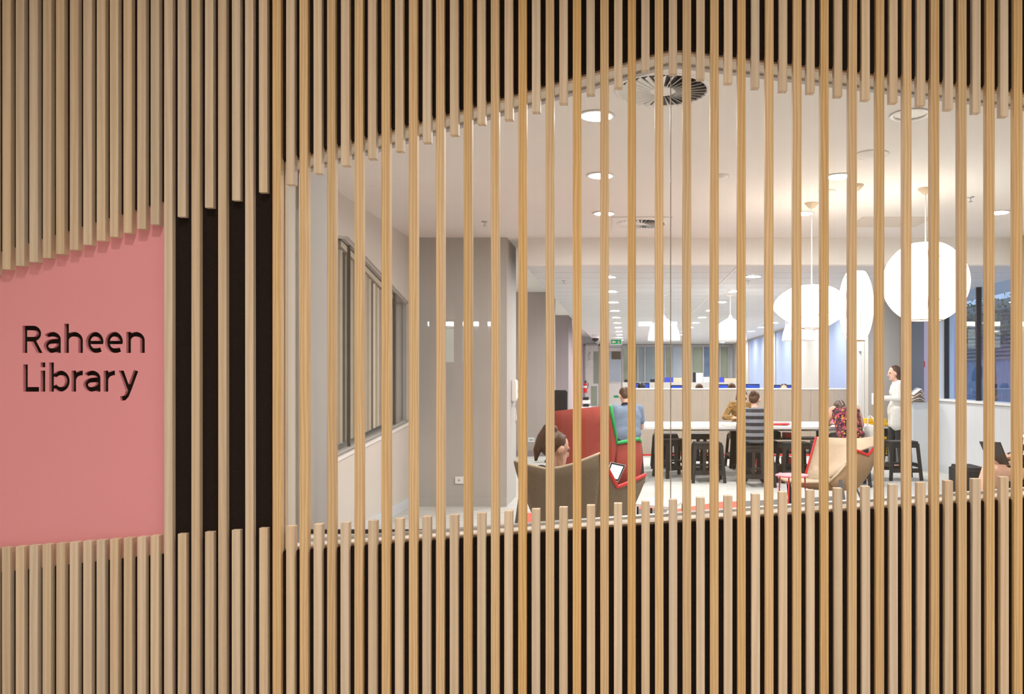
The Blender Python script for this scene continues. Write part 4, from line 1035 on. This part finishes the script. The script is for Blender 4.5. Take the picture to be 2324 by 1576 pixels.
# notice beyond the corner; solid hexagons added to imitate reflections in its window
Yn = 14.99
for k, (u, v, s_, m, lab) in enumerate(((2146, 822, 9, 'wall_dark', 'grey hexagon added in place of a reflection in the corner window'), (2139, 812, 8, 'red_card', 'red hexagon added in place of a reflection in the corner window'))):
    pts = [P(u+s_*math.cos(math.radians(30+60*a)), v+s_*math.sin(math.radians(30+60*a)), Yn-.01*k-.01) for a in range(6)]
    tag(obj('reflected_hexagon', MB().prism(pts, (0, .01, 0)), m), lab, 'reflection')
tag(obj('wall_notice', MB().prism([P(2094, 822, Yn), P(2099, 820, Yn), P(2099, 834, Yn), P(2094, 834, Yn)], (0, -.01, 0)), 'red_card'), 'small red and white notice on the pink wall', 'notice')

# laptop, ottoman
Yl = 7.5
lt = thing('laptop', 'open dark laptop on the knees at the right edge', 'laptop', (PX(2300, Yl), Yl, PZ(1058, Yl)))
obj('lid', MB().prism([P(2222, 1003, Yl+.18), P(2268, 1005, Yl-.10), P(2288, 1056, Yl-.10), P(2244, 1052, Yl+.18)], (.012, 0, .004)), 'laptop_dark', lt)
obj('keyboard_base', MB().prism([P(2244, 1053, Yl+.18), P(2288, 1057, Yl-.10), P(2342, 1060, Yl-.10), P(2296, 1054, Yl+.18)], (0, 0, -.016)), 'black_plastic', lt)
Yo = 8.6
t = thing('ottoman', 'dark grey low ottoman behind the bare knee', 'ottoman', (PX(2210, Yo), Yo, 0))
obj('cushion', MB().box(PX(2193, Yo), PX(2250, Yo), Yo, Yo+.5, .1, PZ(1064, Yo)), 'charcoal', t, bevel=.03, seg=3)
for x in (PX(2198, Yo), PX(2245, Yo)):
    for yv in (Yo+.06, Yo+.44): obj('foot', MB().box(x-.02, x+.02, yv-.02, yv+.02, 0, .1), 'black_metal', t)

# outdoors beyond the corner window
bl = thing('neighbour_building', 'blue-grey louvred building outside the corner window', 'building', (9.5, 22, 0))
obj('wall', MB().box(9.5, 9.8, 12, 34, -.5, 3.6), 'slate_blue', bl)
for k in range(16): obj('louvre', MB().box(9.42, 9.5, 12, 34, 1.9+k*.10, 1.95+k*.10), 'louvre', bl)
for zz_ in (3.15, 3.75): obj('eave', MB().box(8.2, 9.6, 12, 34, zz_, zz_+.16), 'white_gloss', bl)
struct(obj('ground', MB().box(5.6, 12, 3.5, 40, -.6, -.5), 'corridor_floor'), 'paved ground outside the corner window')
tr = thing('tree', 'small leafy tree outside the corner window', 'tree', (7.3, 16.3, -.5))
obj('trunk', MB().tube([(7.3, 16.3, -.5), (7.33, 16.3, 1.0), (7.3, 16.3, 2.3)], [.08, .06, .03], 8), 'bark', tr)
cr_ = MB(); rnd = random.Random(3)
for k in range(420):
    a = rnd.uniform(0, 6.28); r = .75*rnd.random()**.5; zz_ = 2.65+rnd.uniform(-.5, .5)
    c0 = Vector((7.3+r*math.cos(a)*.8, 16.3+r*math.sin(a), zz_)); d1 = Vector((rnd.uniform(-1, 1), rnd.uniform(-1, 1), rnd.uniform(-1, 1))).normalized()*.05; d2 = d1.cross(Vector((rnd.uniform(-1, 1), rnd.uniform(-1, 1), 1))).normalized()*.025
    n_ = len(cr_.v); cr_.v += [tuple(c0-d1), tuple(c0+d2), tuple(c0+d1), tuple(c0-d2)]; cr_.f.append((n_, n_+1, n_+2, n_+3))
co = obj('foliage', cr_, 'leaf', tr, fix=False); co['kind'] = 'stuff'

def board_text(par, body, x_right, size, z, m):
    cu = bpy.data.curves.new('lettering', 'FONT'); cu.body = body; cu.size = size; cu.extrude = .001
    o = bpy.data.objects.new('lettering', cu); COL.objects.link(o)
    dg = bpy.context.evaluated_depsgraph_get(); me = bpy.data.meshes.new_from_object(o.evaluated_get(dg)); bpy.data.objects.remove(o)
    for v in me.vertices: v.co = (x_right-v.co.x, -2.552+v.co.z, z+v.co.y)
    me.materials.append(MATS[m]); link(bpy.data.objects.new('lettering', me), par)
# lit noticeboards on the corridor wall behind the viewer (they show as reflections in the glass)
for k, (x0_, x1_, lab) in enumerate(((-2.25, -1.50, 'lit noticeboard on the corridor wall, first from the left'), (.10, .58, 'lit noticeboard on the corridor wall, second from the left'), (1.64, 1.78, 'narrow lit noticeboard on the corridor wall'), (3.68, 4.50, 'lit noticeboard on the corridor wall, last on the right'))):
    t = thing('noticeboard', lab, 'noticeboard', ((x0_+x1_)/2, -2.6, 1.2))
    obj('case', MB().box(x0_, x1_, -2.598, -2.56, 1.15, 2.06), 'frame_grey', t)
    obj('strip_lamp', MB().box(x0_+.02, x1_-.02, -2.56, -2.53, 2.005, 2.05), 'strip_light', t)
    yw = -2.555
    if k == 0:
        obj('poster', MB().box(-2.18, -1.84, -2.56, yw, 1.60, 1.97), 'poster_light', t)
        obj('poster_edge', MB().box(-1.86, -1.85, yw, yw+.004, 1.62, 1.95), 'frame_grey', t)
        board_text(t, 'Ce', -1.54, .055, 1.93, 'poster_red')
    if k == 3:
        obj('poster', MB().box(3.80, 4.29, -2.56, yw, 1.86, 1.96), 'poster_light', t)
        obj('poster', MB().box(3.80, 4.29, -2.56, yw, 1.76, 1.85), 'poster_light', t)
        board_text(t, 'SUSTAINABILITY', 4.264, .049, 1.885, 'black_plastic')

# ------------------------------------------------------------------ people
class Fig:
    """a figure as tagged capsules and ellipsoids, fused into one continuous skin"""
    def __init__(s, base, yaw, scale=1.0):
        s.M = Matrix.Translation(base) @ Matrix.Rotation(yaw, 4, 'Z') @ Matrix.Scale(scale, 4); s.k = scale; s.base = Vector(base)
        s.pr = []; s.hair = []
    def w(s, p): return s.M @ Vector(p)
    def cap(s, a, b, r0, r1, tag, hair=False):
        (s.hair if hair else s.pr).append(('c', s.w(a), s.w(b), r0*s.k, r1*s.k, tag))
    def capw(s, a, b, r0, r1, tag, hair=False):
        (s.hair if hair else s.pr).append(('c', Vector(a), Vector(b), r0, r1, tag))
    def ell(s, c, r, tag, R=None, hair=False):
        R3 = s.M.to_3x3().normalized() @ (R or Matrix.Identity(3))
        (s.hair if hair else s.pr).append(('e', s.w(c), Vector(r)*s.k, R3, tag))
    def limb(s, pts, rs, tags, hair=False):
        for i in range(len(pts)-1): s.cap(pts[i], pts[i+1], rs[i], rs[i+1], tags[i] if isinstance(tags, (list, tuple)) else tags, hair)
    def head(s, c, yaw=0, pitch=0, hair='short', hm=None):
        R = Matrix.Rotation(yaw, 3, 'Z') @ Matrix.Rotation(pitch, 3, 'X'); c = Vector(c)
        h = lambda x, y, z: tuple(c+R @ Vector((x, y, z)))
        s.ell(h(0, -.008, .012), (.072, .090, .094), 'skin', R)
        s.ell(h(0, .030, -.055), (.054, .056, .062), 'skin', R)
        s.cap(h(0, .078, -.082), h(0, .070, -.090), .022, .02, 'skin')
        s.cap(h(0, .080, .015), h(0, .100, -.022), .010, .015, 'skin')
        s.cap(h(-.018, .083, -.058), h(.018, .083, -.058), .0085, .0085, 'lip')
        for sx in (-1, 1):
            s.ell(h(sx*.030, .079, .006), (.010, .008, .005), 'eye', R)
            s.cap(h(sx*.018, .084, .026), h(sx*.042, .074, .026), .007, .006, 'skin')
            s.ell(h(sx*.079, .004, -.014), (.015, .022, .035), 'skin', R)
        if hair:
            s.ell(h(0, -.026, .028), (.080, .086, .086), 'hair', R, True)
            s.ell(h(0, -.050, -.012), (.072, .060, .070), 'hair', R, True)
            s.cap(h(-.022, .018, .088), h(.022, .018, .088), .018, .018, 'hair', True)
        if hair == 'bob':
            for sx in (-1, 1): s.cap(h(sx*.068, -.012, .02), h(sx*.070, -.020, -.085), .026, .024, 'hair', True)
            s.cap(h(0, -.075, .0), h(0, -.072, -.11), .05, .045, 'hair', True)
        if hair == 'bun':
            s.ell(h(0, -.105, .055), (.042, .040, .042), 'hair', R, True)
        if hair == 'pony':
            s.ell(h(0, -.075, .110), (.036, .036, .034), 'hair', R, True)
            s.limb([h(0, -.085, .118), h(-.008, -.118, .108), h(-.012, -.132, .03), h(-.012, -.128, -.06), h(-.01, -.112, -.13)], [.022, .028, .031, .029, .012], 'hair', True)
            s.cap(h(0, -.072, .098), h(-.002, -.088, .112), .030, .030, 'tie', True)
        return h
    def hand(s, wrist, d, up, side, curl=.5):
        """palm and five fingers from the wrist, in world space; d points along the fingers, up away from the palm"""
        k = s.k; wrist = Vector(wrist); d = Vector(d).normalized(); up = Vector(up); up = (up-d*up.dot(d)).normalized(); x = d.cross(up)*side
        pal = wrist+d*.045*k
        R3 = Matrix((x, d, up)).transposed()
        s.pr.append(('e', pal, Vector((.042, .052, .018))*k, R3, 'skin'))
        for i, (ox, ln) in enumerate(((-.033, .058), (-.011, .072), (.011, .076), (.033, .068))):
            a = wrist+(d*.085+x*ox)*k; b = a+(d*ln*.5-up*ln*.18*curl)*k; c_ = b+(d*ln*.36-up*ln*.42*curl)*k
            s.capw(a, b, .0098*k, .0090*k, 'skin'); s.capw(b, c_, .0090*k, .0078*k, 'skin')
        a = wrist+(d*.028+x*.030)*k; b = a+(d*.028+x*.032-up*.008)*k; c_ = b+(d*.030+x*.010-up*.008)*k
        s.capw(a, b, .0125*k, .011*k, 'skin'); s.capw(b, c_, .011*k, .009*k, 'skin')
    @staticmethod
    def mesh_of(pr):
        mb = MB()
        for p in pr:
            if p[0] == 'c':
                _, a, b, r0, r1, _t = p; d = b-a; L = d.length; d = d/L if L > 1e-6 else Vector((0, 0, 1))
                path = []; rad = []
                for i in range(5):
                    t = math.pi/2*(i+.15)/5; path.append(a-d*r0*math.cos(t)); rad.append(r0*math.sin(t))
                path += [a, b]; rad += [r0, r1]
                for i in reversed(range(5)):
                    t = math.pi/2*(i+.15)/5; path.append(b+d*r1*math.cos(t)); rad.append(r1*math.sin(t))
                up = Vector((0, 0, 1)) if abs(d.z) < .9 else Vector((0, 1, 0)); x = d.cross(up).normalized(); y = x.cross(d); n = 14; base = len(mb.v)
                for q, r in zip(path, rad):
                    for j in range(n):
                        t = 2*math.pi*j/n; mb.v.append(tuple(q+x*math.cos(t)*r+y*math.sin(t)*r))
                for i in range(len(path)-1):
                    for j in range(n): mb.f.append((base+i*n+j, base+i*n+(j+1) % n, base+(i+1)*n+(j+1) % n, base+(i+1)*n+j))
                mb.f.append(tuple(base+j for j in reversed(range(n)))); mb.f.append(tuple(base+(len(path)-1)*n+j for j in range(n)))
            else:
                _, c, r, R, _t = p; n = 18; m_ = 12; base = len(mb.v)
                for i in range(m_+1):
                    t = math.pi*(i+.02)/(m_+.04)
                    for j in range(n):
                        a = 2*math.pi*j/n; mb.v.append(tuple(c+R @ Vector((r.x*math.sin(t)*math.cos(a), r.y*math.sin(t)*math.sin(a), r.z*math.cos(t)))))
                for i in range(m_):
                    for j in range(n): mb.f.append((base+i*n+j, base+i*n+(j+1) % n, base+(i+1)*n+(j+1) % n, base+(i+1)*n+j))
                mb.f.append(tuple(base+j for j in range(n))); mb.f.append(tuple(base+m_*n+j for j in reversed(range(n))))
        return mb
    @staticmethod
    def fuse(name, pr, voxel, mats, base, smooth=5):
        mb = Fig.mesh_of(pr); o = obj('tmp', mb, None)
        md = o.modifiers.new('r', 'REMESH'); md.mode = 'VOXEL'; md.voxel_size = voxel; md.use_smooth_shade = True
        sm = o.modifiers.new('s', 'SMOOTH'); sm.factor = .5; sm.iterations = smooth
        dg = bpy.context.evaluated_depsgraph_get(); dg.update()
        me = bpy.data.meshes.new_from_object(o.evaluated_get(dg)); bpy.data.objects.remove(o)
        me.name = name
        nP = len(me.polygons); C = np.empty(nP*3); me.polygons.foreach_get('center', C); C = C.reshape(-1, 3)
        tags = list(mats.keys()); best = np.full(nP, 1e9); idx = np.zeros(nP, int)
        for p in pr:
            if p[0] == 'c':
                a = np.array(p[1]); d = np.array(p[2])-a; L2 = max(d @ d, 1e-12); t = np.clip((C-a) @ d/L2, 0, 1)
                dist = np.linalg.norm(C-(a+t[:, None]*d), axis=1)-(p[3]+(p[4]-p[3])*t)
            else:
                q = (C-np.array(p[1])) @ np.array(p[3]); r = np.array(p[2]); dist = (np.linalg.norm(q/r, axis=1)-1)*r.min()
            tg = p[-1] if p[-1] in mats else tags[0]
            k = dist < best; best[k] = dist[k]; idx[k] = tags.index(tg)
        for tg in tags: me.materials.append(MATS[mats[tg]])
        me.polygons.foreach_set('material_index', idx.astype(np.int32)); me.polygons.foreach_set('use_smooth', [True]*nP)
        for v in me.vertices: v.co -= base
        o = bpy.data.objects.new(name, me); COL.objects.link(o); o.location = base; o.matrix_basis = Matrix.Translation(base)
        return o
    def build(s, label, mats, voxel=.009, hairmat='hair_brown', group=None):
        mats = dict({'skin': 'skin', 'lip': 'lip', 'eye': 'eye'}, **mats)
        o = Fig.fuse('person', s.pr, voxel, mats, s.base)
        tag(o, label, 'person', group)
        if s.hair:
            h = Fig.fuse('hair', s.hair, max(.007, voxel*.8), {'hair': hairmat, 'tie': 'black_cloth'}, s.base, 3)
            h.parent = o; h.matrix_parent_inverse = o.matrix_basis.inverted()
        return o

def torso(f, seat, lean, hip_t='pants', top_t='top', w=1.0, drop=0.0):
    """seated trunk: returns shoulder and neck points"""
    z = seat
    f.cap((-.075*w, -.005, z+.095), (.075*w, -.005, z+.095), .096*w, .096*w, hip_t)
    f.ell((0, -.02, z+.13), (.185*w, .132*w, .125), top_t)
    for sx in (-1, 1):
        f.cap((sx*.075*w, 0, z+.14), (sx*.088*w, lean*.75, z+.40-drop*.6), .098*w, .098*w, top_t)
        f.cap((sx*.05, lean*.8, z+.44-drop*.8), (sx*.150*w, lean*.95, z+.475-drop), .072, .058, top_t)
    f.cap((0, .0, z+.15), (0, lean*.8, z+.42-drop*.7), .115*w, .10*w, top_t)
    f.ell((0, lean*.28-.01, z+.22), (.168*w, .122*w, .17), top_t)
    f.ell((0, lean*.62-.01, z+.345-drop*.5), (.190*w, .122*w, .165), top_t)
    return z+.475-drop, lean
def legs(f, seat, t='pants', shoe='shoe', spread=.10, knee=.42, tuck=0.0, thigh=.078):
    for sx in (-1, 1):
        kx, ky = sx*(spread+.03), knee
        f.limb([(sx*.09, .02, seat+.085), (kx, ky, seat+.075), (kx, ky-tuck, .10)], [.088, thigh*.78, .045], [t, t])
        f.limb([(kx, ky-tuck, .07), (kx, ky-tuck+.10, .045), (kx, ky-tuck+.16, .035)], [.042, .038, .03], [shoe, shoe])

# 1 woman in the taupe chair, seen from behind
f = Fig((PX(1268, 5.52), 5.50, 0), math.radians(-38), .96)
seat = .385
zs, ln = torso(f, seat, -.02, drop=.05)
f.cap((0, -.01, zs+.02), (.0, .025, zs+.13), .048, .045, 'skin')
hc = f.M.inverted() @ P(1263, 1017, 5.50)
f.cap((0, -.01, zs+.02), tuple(Vector(hc)+Vector((0, -.02, -.06))), .048, .046, 'skin')
f.head(hc, math.radians(-22), math.radians(-22), 'pony')
for sx in (-1, 1):
    f.limb([(sx*.165, ln, zs), (sx*.22, .06, zs-.24), (sx*.12, .30, zs-.20)], [.052, .042, .032], ['top', 'skin'])
    wv = f.w((sx*.12, .30, zs-.20)); f.hand(wv, f.M.to_3x3() @ Vector((-sx*.3, 1, .2)), (0, 0, 1), -sx, .6)
legs(f, seat, spread=.06, knee=.44)
f.build('woman with a high brown ponytail sitting in the taupe chair with a tablet', {'top': 'charcoal', 'pants': 'denim', 'shoe': 'black_cloth'}, .0055, 'hair_brown')
t = thing('tablet', 'white-framed tablet held above the arm of the taupe chair', 'tablet', tuple(P(1392, 1085, 5.55)))
tq = [P(1387, 1050, 5.62), P(1419, 1057, 5.66), P(1403, 1093, 5.58), P(1374, 1086, 5.54)]
nrm = (tq[1]-tq[0]).cross(tq[3]-tq[0]).normalized()
if nrm.y > 0: nrm = -nrm
ctr = sum(tq, Vector())/4
obj('frame', MB().prism([ctr+(p-ctr)*1.05 for p in tq], -nrm*.010), 'white_gloss', t)
obj('bezel', MB().prism([p+nrm*.001 for p in tq], -nrm*.002), 'black_plastic', t)
obj('screen', MB().prism([ctr+(p-ctr)*.80+nrm*.002 for p in tq], -nrm*.002), 'tablet_screen', t)

# 2 man in the blue polo
f = Fig((PX(1424, 11.2), 11.16, 0), math.radians(4), .97)
zs, ln = torso(f, .555, .13, w=1.08)
f.cap((0, ln, zs), (0, ln+.05, zs+.12), .056, .054, 'skin')
f.limb([(-.05, ln+.0, zs+.055), (0, ln-.03, zs+.06), (.05, ln, zs+.055)], [.03, .03, .03], 'collar')
f.head((-.03, ln+.09, zs+.19), math.radians(22), math.radians(-24), 'short')
for sx in (-1, 1):
    f.limb([(sx*.175, ln, zs-.005), (sx*.205, ln+.03, zs-.17)], [.068, .060], 'top')
    f.limb([(sx*.205, ln+.03, zs-.15), (sx*.215, ln+.08, zs-.27), (sx*.10, ln+.30, zs-.215)], [.048, .044, .034], 'skin')
    f.hand(f.w((sx*.10, ln+.30, zs-.215)), f.M.to_3x3() @ Vector((-sx*.5, 1, 0)), (0, 0, 1), -sx, .5)
legs(f, .555, tuck=.06)
f.build('man in a light blue-grey polo shirt hunched at the white table', {'top': 'polo', 'collar': 'navy', 'pants': 'black_cloth', 'shoe': 'black_cloth'}, .009, 'hair_brown')

# 3 person in the striped jumper
f = Fig((PX(1713, 10.75), 10.72, 0), math.radians(-6), .93)
zs, ln = torso(f, .585, .13, w=1.05)
f.cap((0, ln, zs+.01), (0, ln+.05, zs+.12), .05, .046, 'skin')
f.head((0, ln+.07, zs+.165), math.radians(-16), math.radians(-20), 'bun')
for sx in (-1, 1):
    f.limb([(sx*.165, ln, zs), (sx*.22, ln+.06, zs-.25), (sx*.10, ln+.30, zs-.21)], [.062, .05, .036], ['top', 'top'])
    f.hand(f.w((sx*.10, ln+.30, zs-.21)), f.M.to_3x3() @ Vector((-sx*.5, 1, 0)), (0, 0, 1), -sx, .5)
legs(f, .585, 'pants', tuck=.14, knee=.38)
f.build('person in a grey and black striped jumper sitting with back turned', {'top': 'striped_knit', 'pants': 'denim', 'shoe': 'black_cloth'}, .009, 'hair_brown')

# 4 person in the leopard print top, on the far side of the table
f = Fig((PX(1684, 13.0), 13.02, 0), math.radians(172), .94)
zs, ln = torso(f, .585, .12, w=.95)
f.cap((0, ln, zs), (.01, ln+.05, zs+.12), .05, .046, 'skin')
f.head((.0, ln+.08, zs+.16), math.radians(14), math.radians(-26), 'bob')
f.limb([(.165, ln, zs), (.285, ln+.13, zs-.205), (.15, ln+.36, zs-.20)], [.058, .05, .040], 'top')
f.hand(f.w((.15, ln+.36, zs-.20)), f.M.to_3x3() @ Vector((-.8, .6, 0)), (0, 0, 1), -1, .3)
f.limb([(-.165, ln, zs), (-.23, ln+.13, zs-.205), (-.06, ln+.36, zs-.20)], [.058, .05, .04], 'top')
f.hand(f.w((-.06, ln+.36, zs-.20)), f.M.to_3x3() @ Vector((.5, 1, 0)), (0, 0, 1), 1, .3)
f.limb([(.14, .0, .70), (.175, .02, .58), (.17, .02, .50)], [.06, .045, .02], 'top')
legs(f, .585, tuck=.1, knee=.36)
f.build('person in a leopard print top leaning on the far side of the table', {'top': 'leopard', 'pants': 'black_cloth', 'shoe': 'black_cloth'}, .009, 'hair_dark')

# 5 person in the floral top, bent forward
f = Fig((PX(1929, 10.8), 10.78, 0), math.radians(3), .98)
zs, ln = torso(f, .555, .24, w=1.02, drop=.03)
f.cap((0, ln, zs), (-.02, ln+.09, zs+.05), .05, .046, 'skin')
f.head((-.02, ln+.17, zs+.03), 0, math.radians(-62), 'bob')
f.limb([(-.16, ln-.01, zs+.01), (-.265, ln+.05, zs-.20), (-.13, ln+.26, zs-.20)], [.055, .044, .033], 'skin')
f.hand(f.w((-.13, ln+.26, zs-.20)), f.M.to_3x3() @ Vector((.6, 1, 0)), (0, 0, 1), 1, .4)
f.limb([(.16, ln-.01, zs+.01), (.25, ln+.05, zs-.20), (.12, ln+.26, zs-.20)], [.055, .044, .033], 'skin')
f.hand(f.w((.12, ln+.26, zs-.20)), f.M.to_3x3() @ Vector((-.6, 1, 0)), (0, 0, 1), -1, .4)
f.limb([(-.16, .0, .62), (-.24, .06, .60)], [.07, .05], 'pants')
legs(f, .555, tuck=.1, knee=.38)
f.build('person in a sleeveless pink floral top bent over the table', {'top': 'floral', 'pants': 'black_cloth', 'shoe': 'black_cloth'}, .009, 'hair_brown')

# 6 standing person in the white cardigan, facing left
Ys = 12.85
f = Fig((PX(2036, Ys), Ys, 0), math.radians(84), 1.0)
for sx in (-1, 1):
    fy_ = .05 if sx > 0 else -.04
    f.limb([(sx*.085, 0, .86), (sx*.085, .02+fy_, .47), (sx*.085, fy_-.01, .10)], [.088, .062, .045], 'pants')
    f.limb([(sx*.085, fy_-.01, .075), (sx*.085, fy_+.08, .045), (sx*.09, fy_+.15, .03)], [.038, .034, .024], 'skin')
f.cap((-.07, 0, .90), (.07, 0, .90), .09, .09, 'pants')
f.ell((0, .0, .90), (.18, .150, .20), 'top')
for sx in (-1, 1): f.cap((sx*.07, .005, .92), (sx*.085, .01, .70), .118, .112, 'top')
for sx in (-1, 1):
    f.cap((sx*.07, 0, .95), (sx*.08, 0, 1.26), .098, .092, 'top')
    f.cap((sx*.05, 0, 1.31), (sx*.145, -.01, 1.335), .066, .055, 'top')
f.ell((0, .05, 1.20), (.11, .07, .09), 'top')
f.cap((0, .0, 1.33), (0, .03, 1.44), .046, .045, 'skin')
f.head((0, .045, 1.505), math.radians(8), math.radians(-12), 'bob')
for sx in (-1, 1):
    f.limb([(sx*.165, -.01, 1.33), (sx*.20, .0, 1.10), (sx*.13, .20, 1.10)], [.056, .048, .036], ['top', 'top'])
    f.limb([(sx*.14, .17, 1.10), (sx*.10, .24, 1.11)], [.034, .028], 'skin')
    f.hand(f.w((sx*.10, .24, 1.11)), f.M.to_3x3() @ Vector((-sx*.4, 1, .15)), f.M.to_3x3() @ Vector((sx, .3, .3)), sx, .8)
f.build('standing person in a white cardigan and dark trousers facing left', {'top': 'cardigan', 'pants': 'charcoal'}, .008, 'hair_brown')
hp = f.w((0, .36, 1.10))
tag(obj('booklet', MB().box(hp.x-.010, hp.x+.010, hp.y-.075, hp.y+.075, hp.z-.10, hp.z+.08), 'paper', bevel=.002), 'white booklet held by the standing person', 'book')

# 7 person at the right edge with the laptop
Yl = 7.55
f = Fig((PX(2352, Yl), Yl, 0), math.radians(90), 1.0)
zs, ln = torso(f, .46, -.04)
f.cap((0, ln, zs), (0, ln+.03, zs+.12), .05, .046, 'skin')
f.head((0, ln+.05, zs+.19), 0, math.radians(-14), 'bob')
for sx in (-1, 1):
    f.limb([(sx*.165, ln, zs), (sx*.20, .04, zs-.22), (sx*.10, .22, zs-.25)], [.056, .046, .034], ['top', 'top'])
    f.hand(f.w((sx*.10, .22, zs-.235)), f.M.to_3x3() @ Vector((-sx*.3, 1, 0)), (0, 0, 1), -sx, .4)
f.limb([(-.09, .0, .54), (-.10, .44, .57), (-.06, .52, .12)], [.088, .066, .042], 'skin')
f.limb([(.09, .0, .54), (.02, .42, .60), (-.10, .60, .28), (-.12, .66, .20)], [.088, .066, .046, .036], 'skin')
f.limb([(-.06, .52, .08), (-.06, .68, .035)], [.04, .03], 'shoe'); f.limb([(-.12, .66, .18), (-.14, .80, .17)], [.036, .028], 'shoe')
f.cap((-.085, .0, .53), (-.09, .14, .55), .10, .098, 'pants'); f.cap((.085, .0, .53), (.06, .14, .56), .10, .098, 'pants')
f.build('person in a black and white patterned top with bare legs and laptop', {'top': 'graphic_knit', 'pants': 'black_cloth', 'shoe': 'black_cloth'}, .009, 'hair_dark')
t = thing('armchair', 'dark low armchair at the right edge under the laptop user', 'armchair', (PX(2352, Yl), Yl, 0))
xq = PX(2352, Yl)
obj('seat', MB().box(xq-.22, xq+.34, Yl-.30, Yl+.30, .22, .44), 'charcoal', t, bevel=.04, seg=3)
obj('backrest', MB().box(xq+.22, xq+.38, Yl-.30, Yl+.30, .44, .84), 'charcoal', t, bevel=.05, seg=3)
for x in (xq-.16, xq+.28):
    for yv in (Yl-.24, Yl+.24): obj('leg', MB().bar((x, yv, 0), (x, yv, .24), .03), 'black_metal', t)

# 8 readers beyond the partition, only the tops of their heads show
for k, (u, Y, seat, hm, yaw, lab) in enumerate(((1457, 16.5, .497, 'hair_dark', 10, 'dark-haired reader beyond the partition, leftmost head'), (1588, 16.5, .477, 'hair_brown', 4, 'brown-haired reader beyond the partition below the white notice'),
        (1661, 16.5, .49, 'hair_brown', -4, 'brown-haired reader beyond the partition left of the striped jumper'), (1779, 16.6, .478, 'hair_dark', 170, 'reader facing the camera beyond the partition, forehead showing'),
        (1874, 15.2, .468, 'hair_dark', 0, 'dark-haired reader beyond the partition, rightmost head'))):
    f = Fig((PX(u, Y), Y, 0), math.radians(yaw), 1.03)
    zs, ln = torso(f, seat, .04)
    f.cap((0, ln, zs), (0, ln+.03, zs+.12), .05, .046, 'skin'); f.head((0, ln+.04, zs+.20), 0, math.radians(-10), 'short' if k in (0, 3) else 'bun')
    for sx in (-1, 1): f.limb([(sx*.165, ln, zs), (sx*.21, .05, zs-.24), (sx*.12, .28, zs-.24), (sx*.09, .38, zs-.25)], [.056, .046, .034, .028], ['top', 'top', 'skin'])
    legs(f, seat)
    f.build(lab, {'top': ['navy', 'charcoal', 'polo', 'cardigan', 'navy'][k], 'pants': 'denim', 'shoe': 'black_cloth'}, .013, hm, 'readers beyond the partition')
    cs = thing('desk_chair', 'dark desk chair under the %s' % lab.replace(' beyond the partition', ''), 'chair', (PX(u, Y), Y, 0), math.radians(yaw))
    obj('seat', MB().box(-.2, .2, -.2, .2, seat-.065, seat*1.03-.006), 'charcoal', cs, local=True, bevel=.02)
    obj('backrest', MB().box(-.19, .19, -.26, -.22, seat+.05, seat+.40), 'charcoal', cs, local=True, bevel=.015)
    obj('back_post', MB().bar((0, -.19, seat-.05), (0, -.24, seat+.2), .05), 'black_plastic', cs, local=True)
    obj('gas_post', MB().tube([(0, 0, .05), (0, 0, seat-.07)], .025, 8), 'steel', cs, local=True)
    for j in range(5):
        a = 2*math.pi*j/5; obj('base_arm', MB().bar((0, 0, .05), (.27*math.cos(a), .27*math.sin(a), .018), .035), 'black_plastic', cs, local=True)
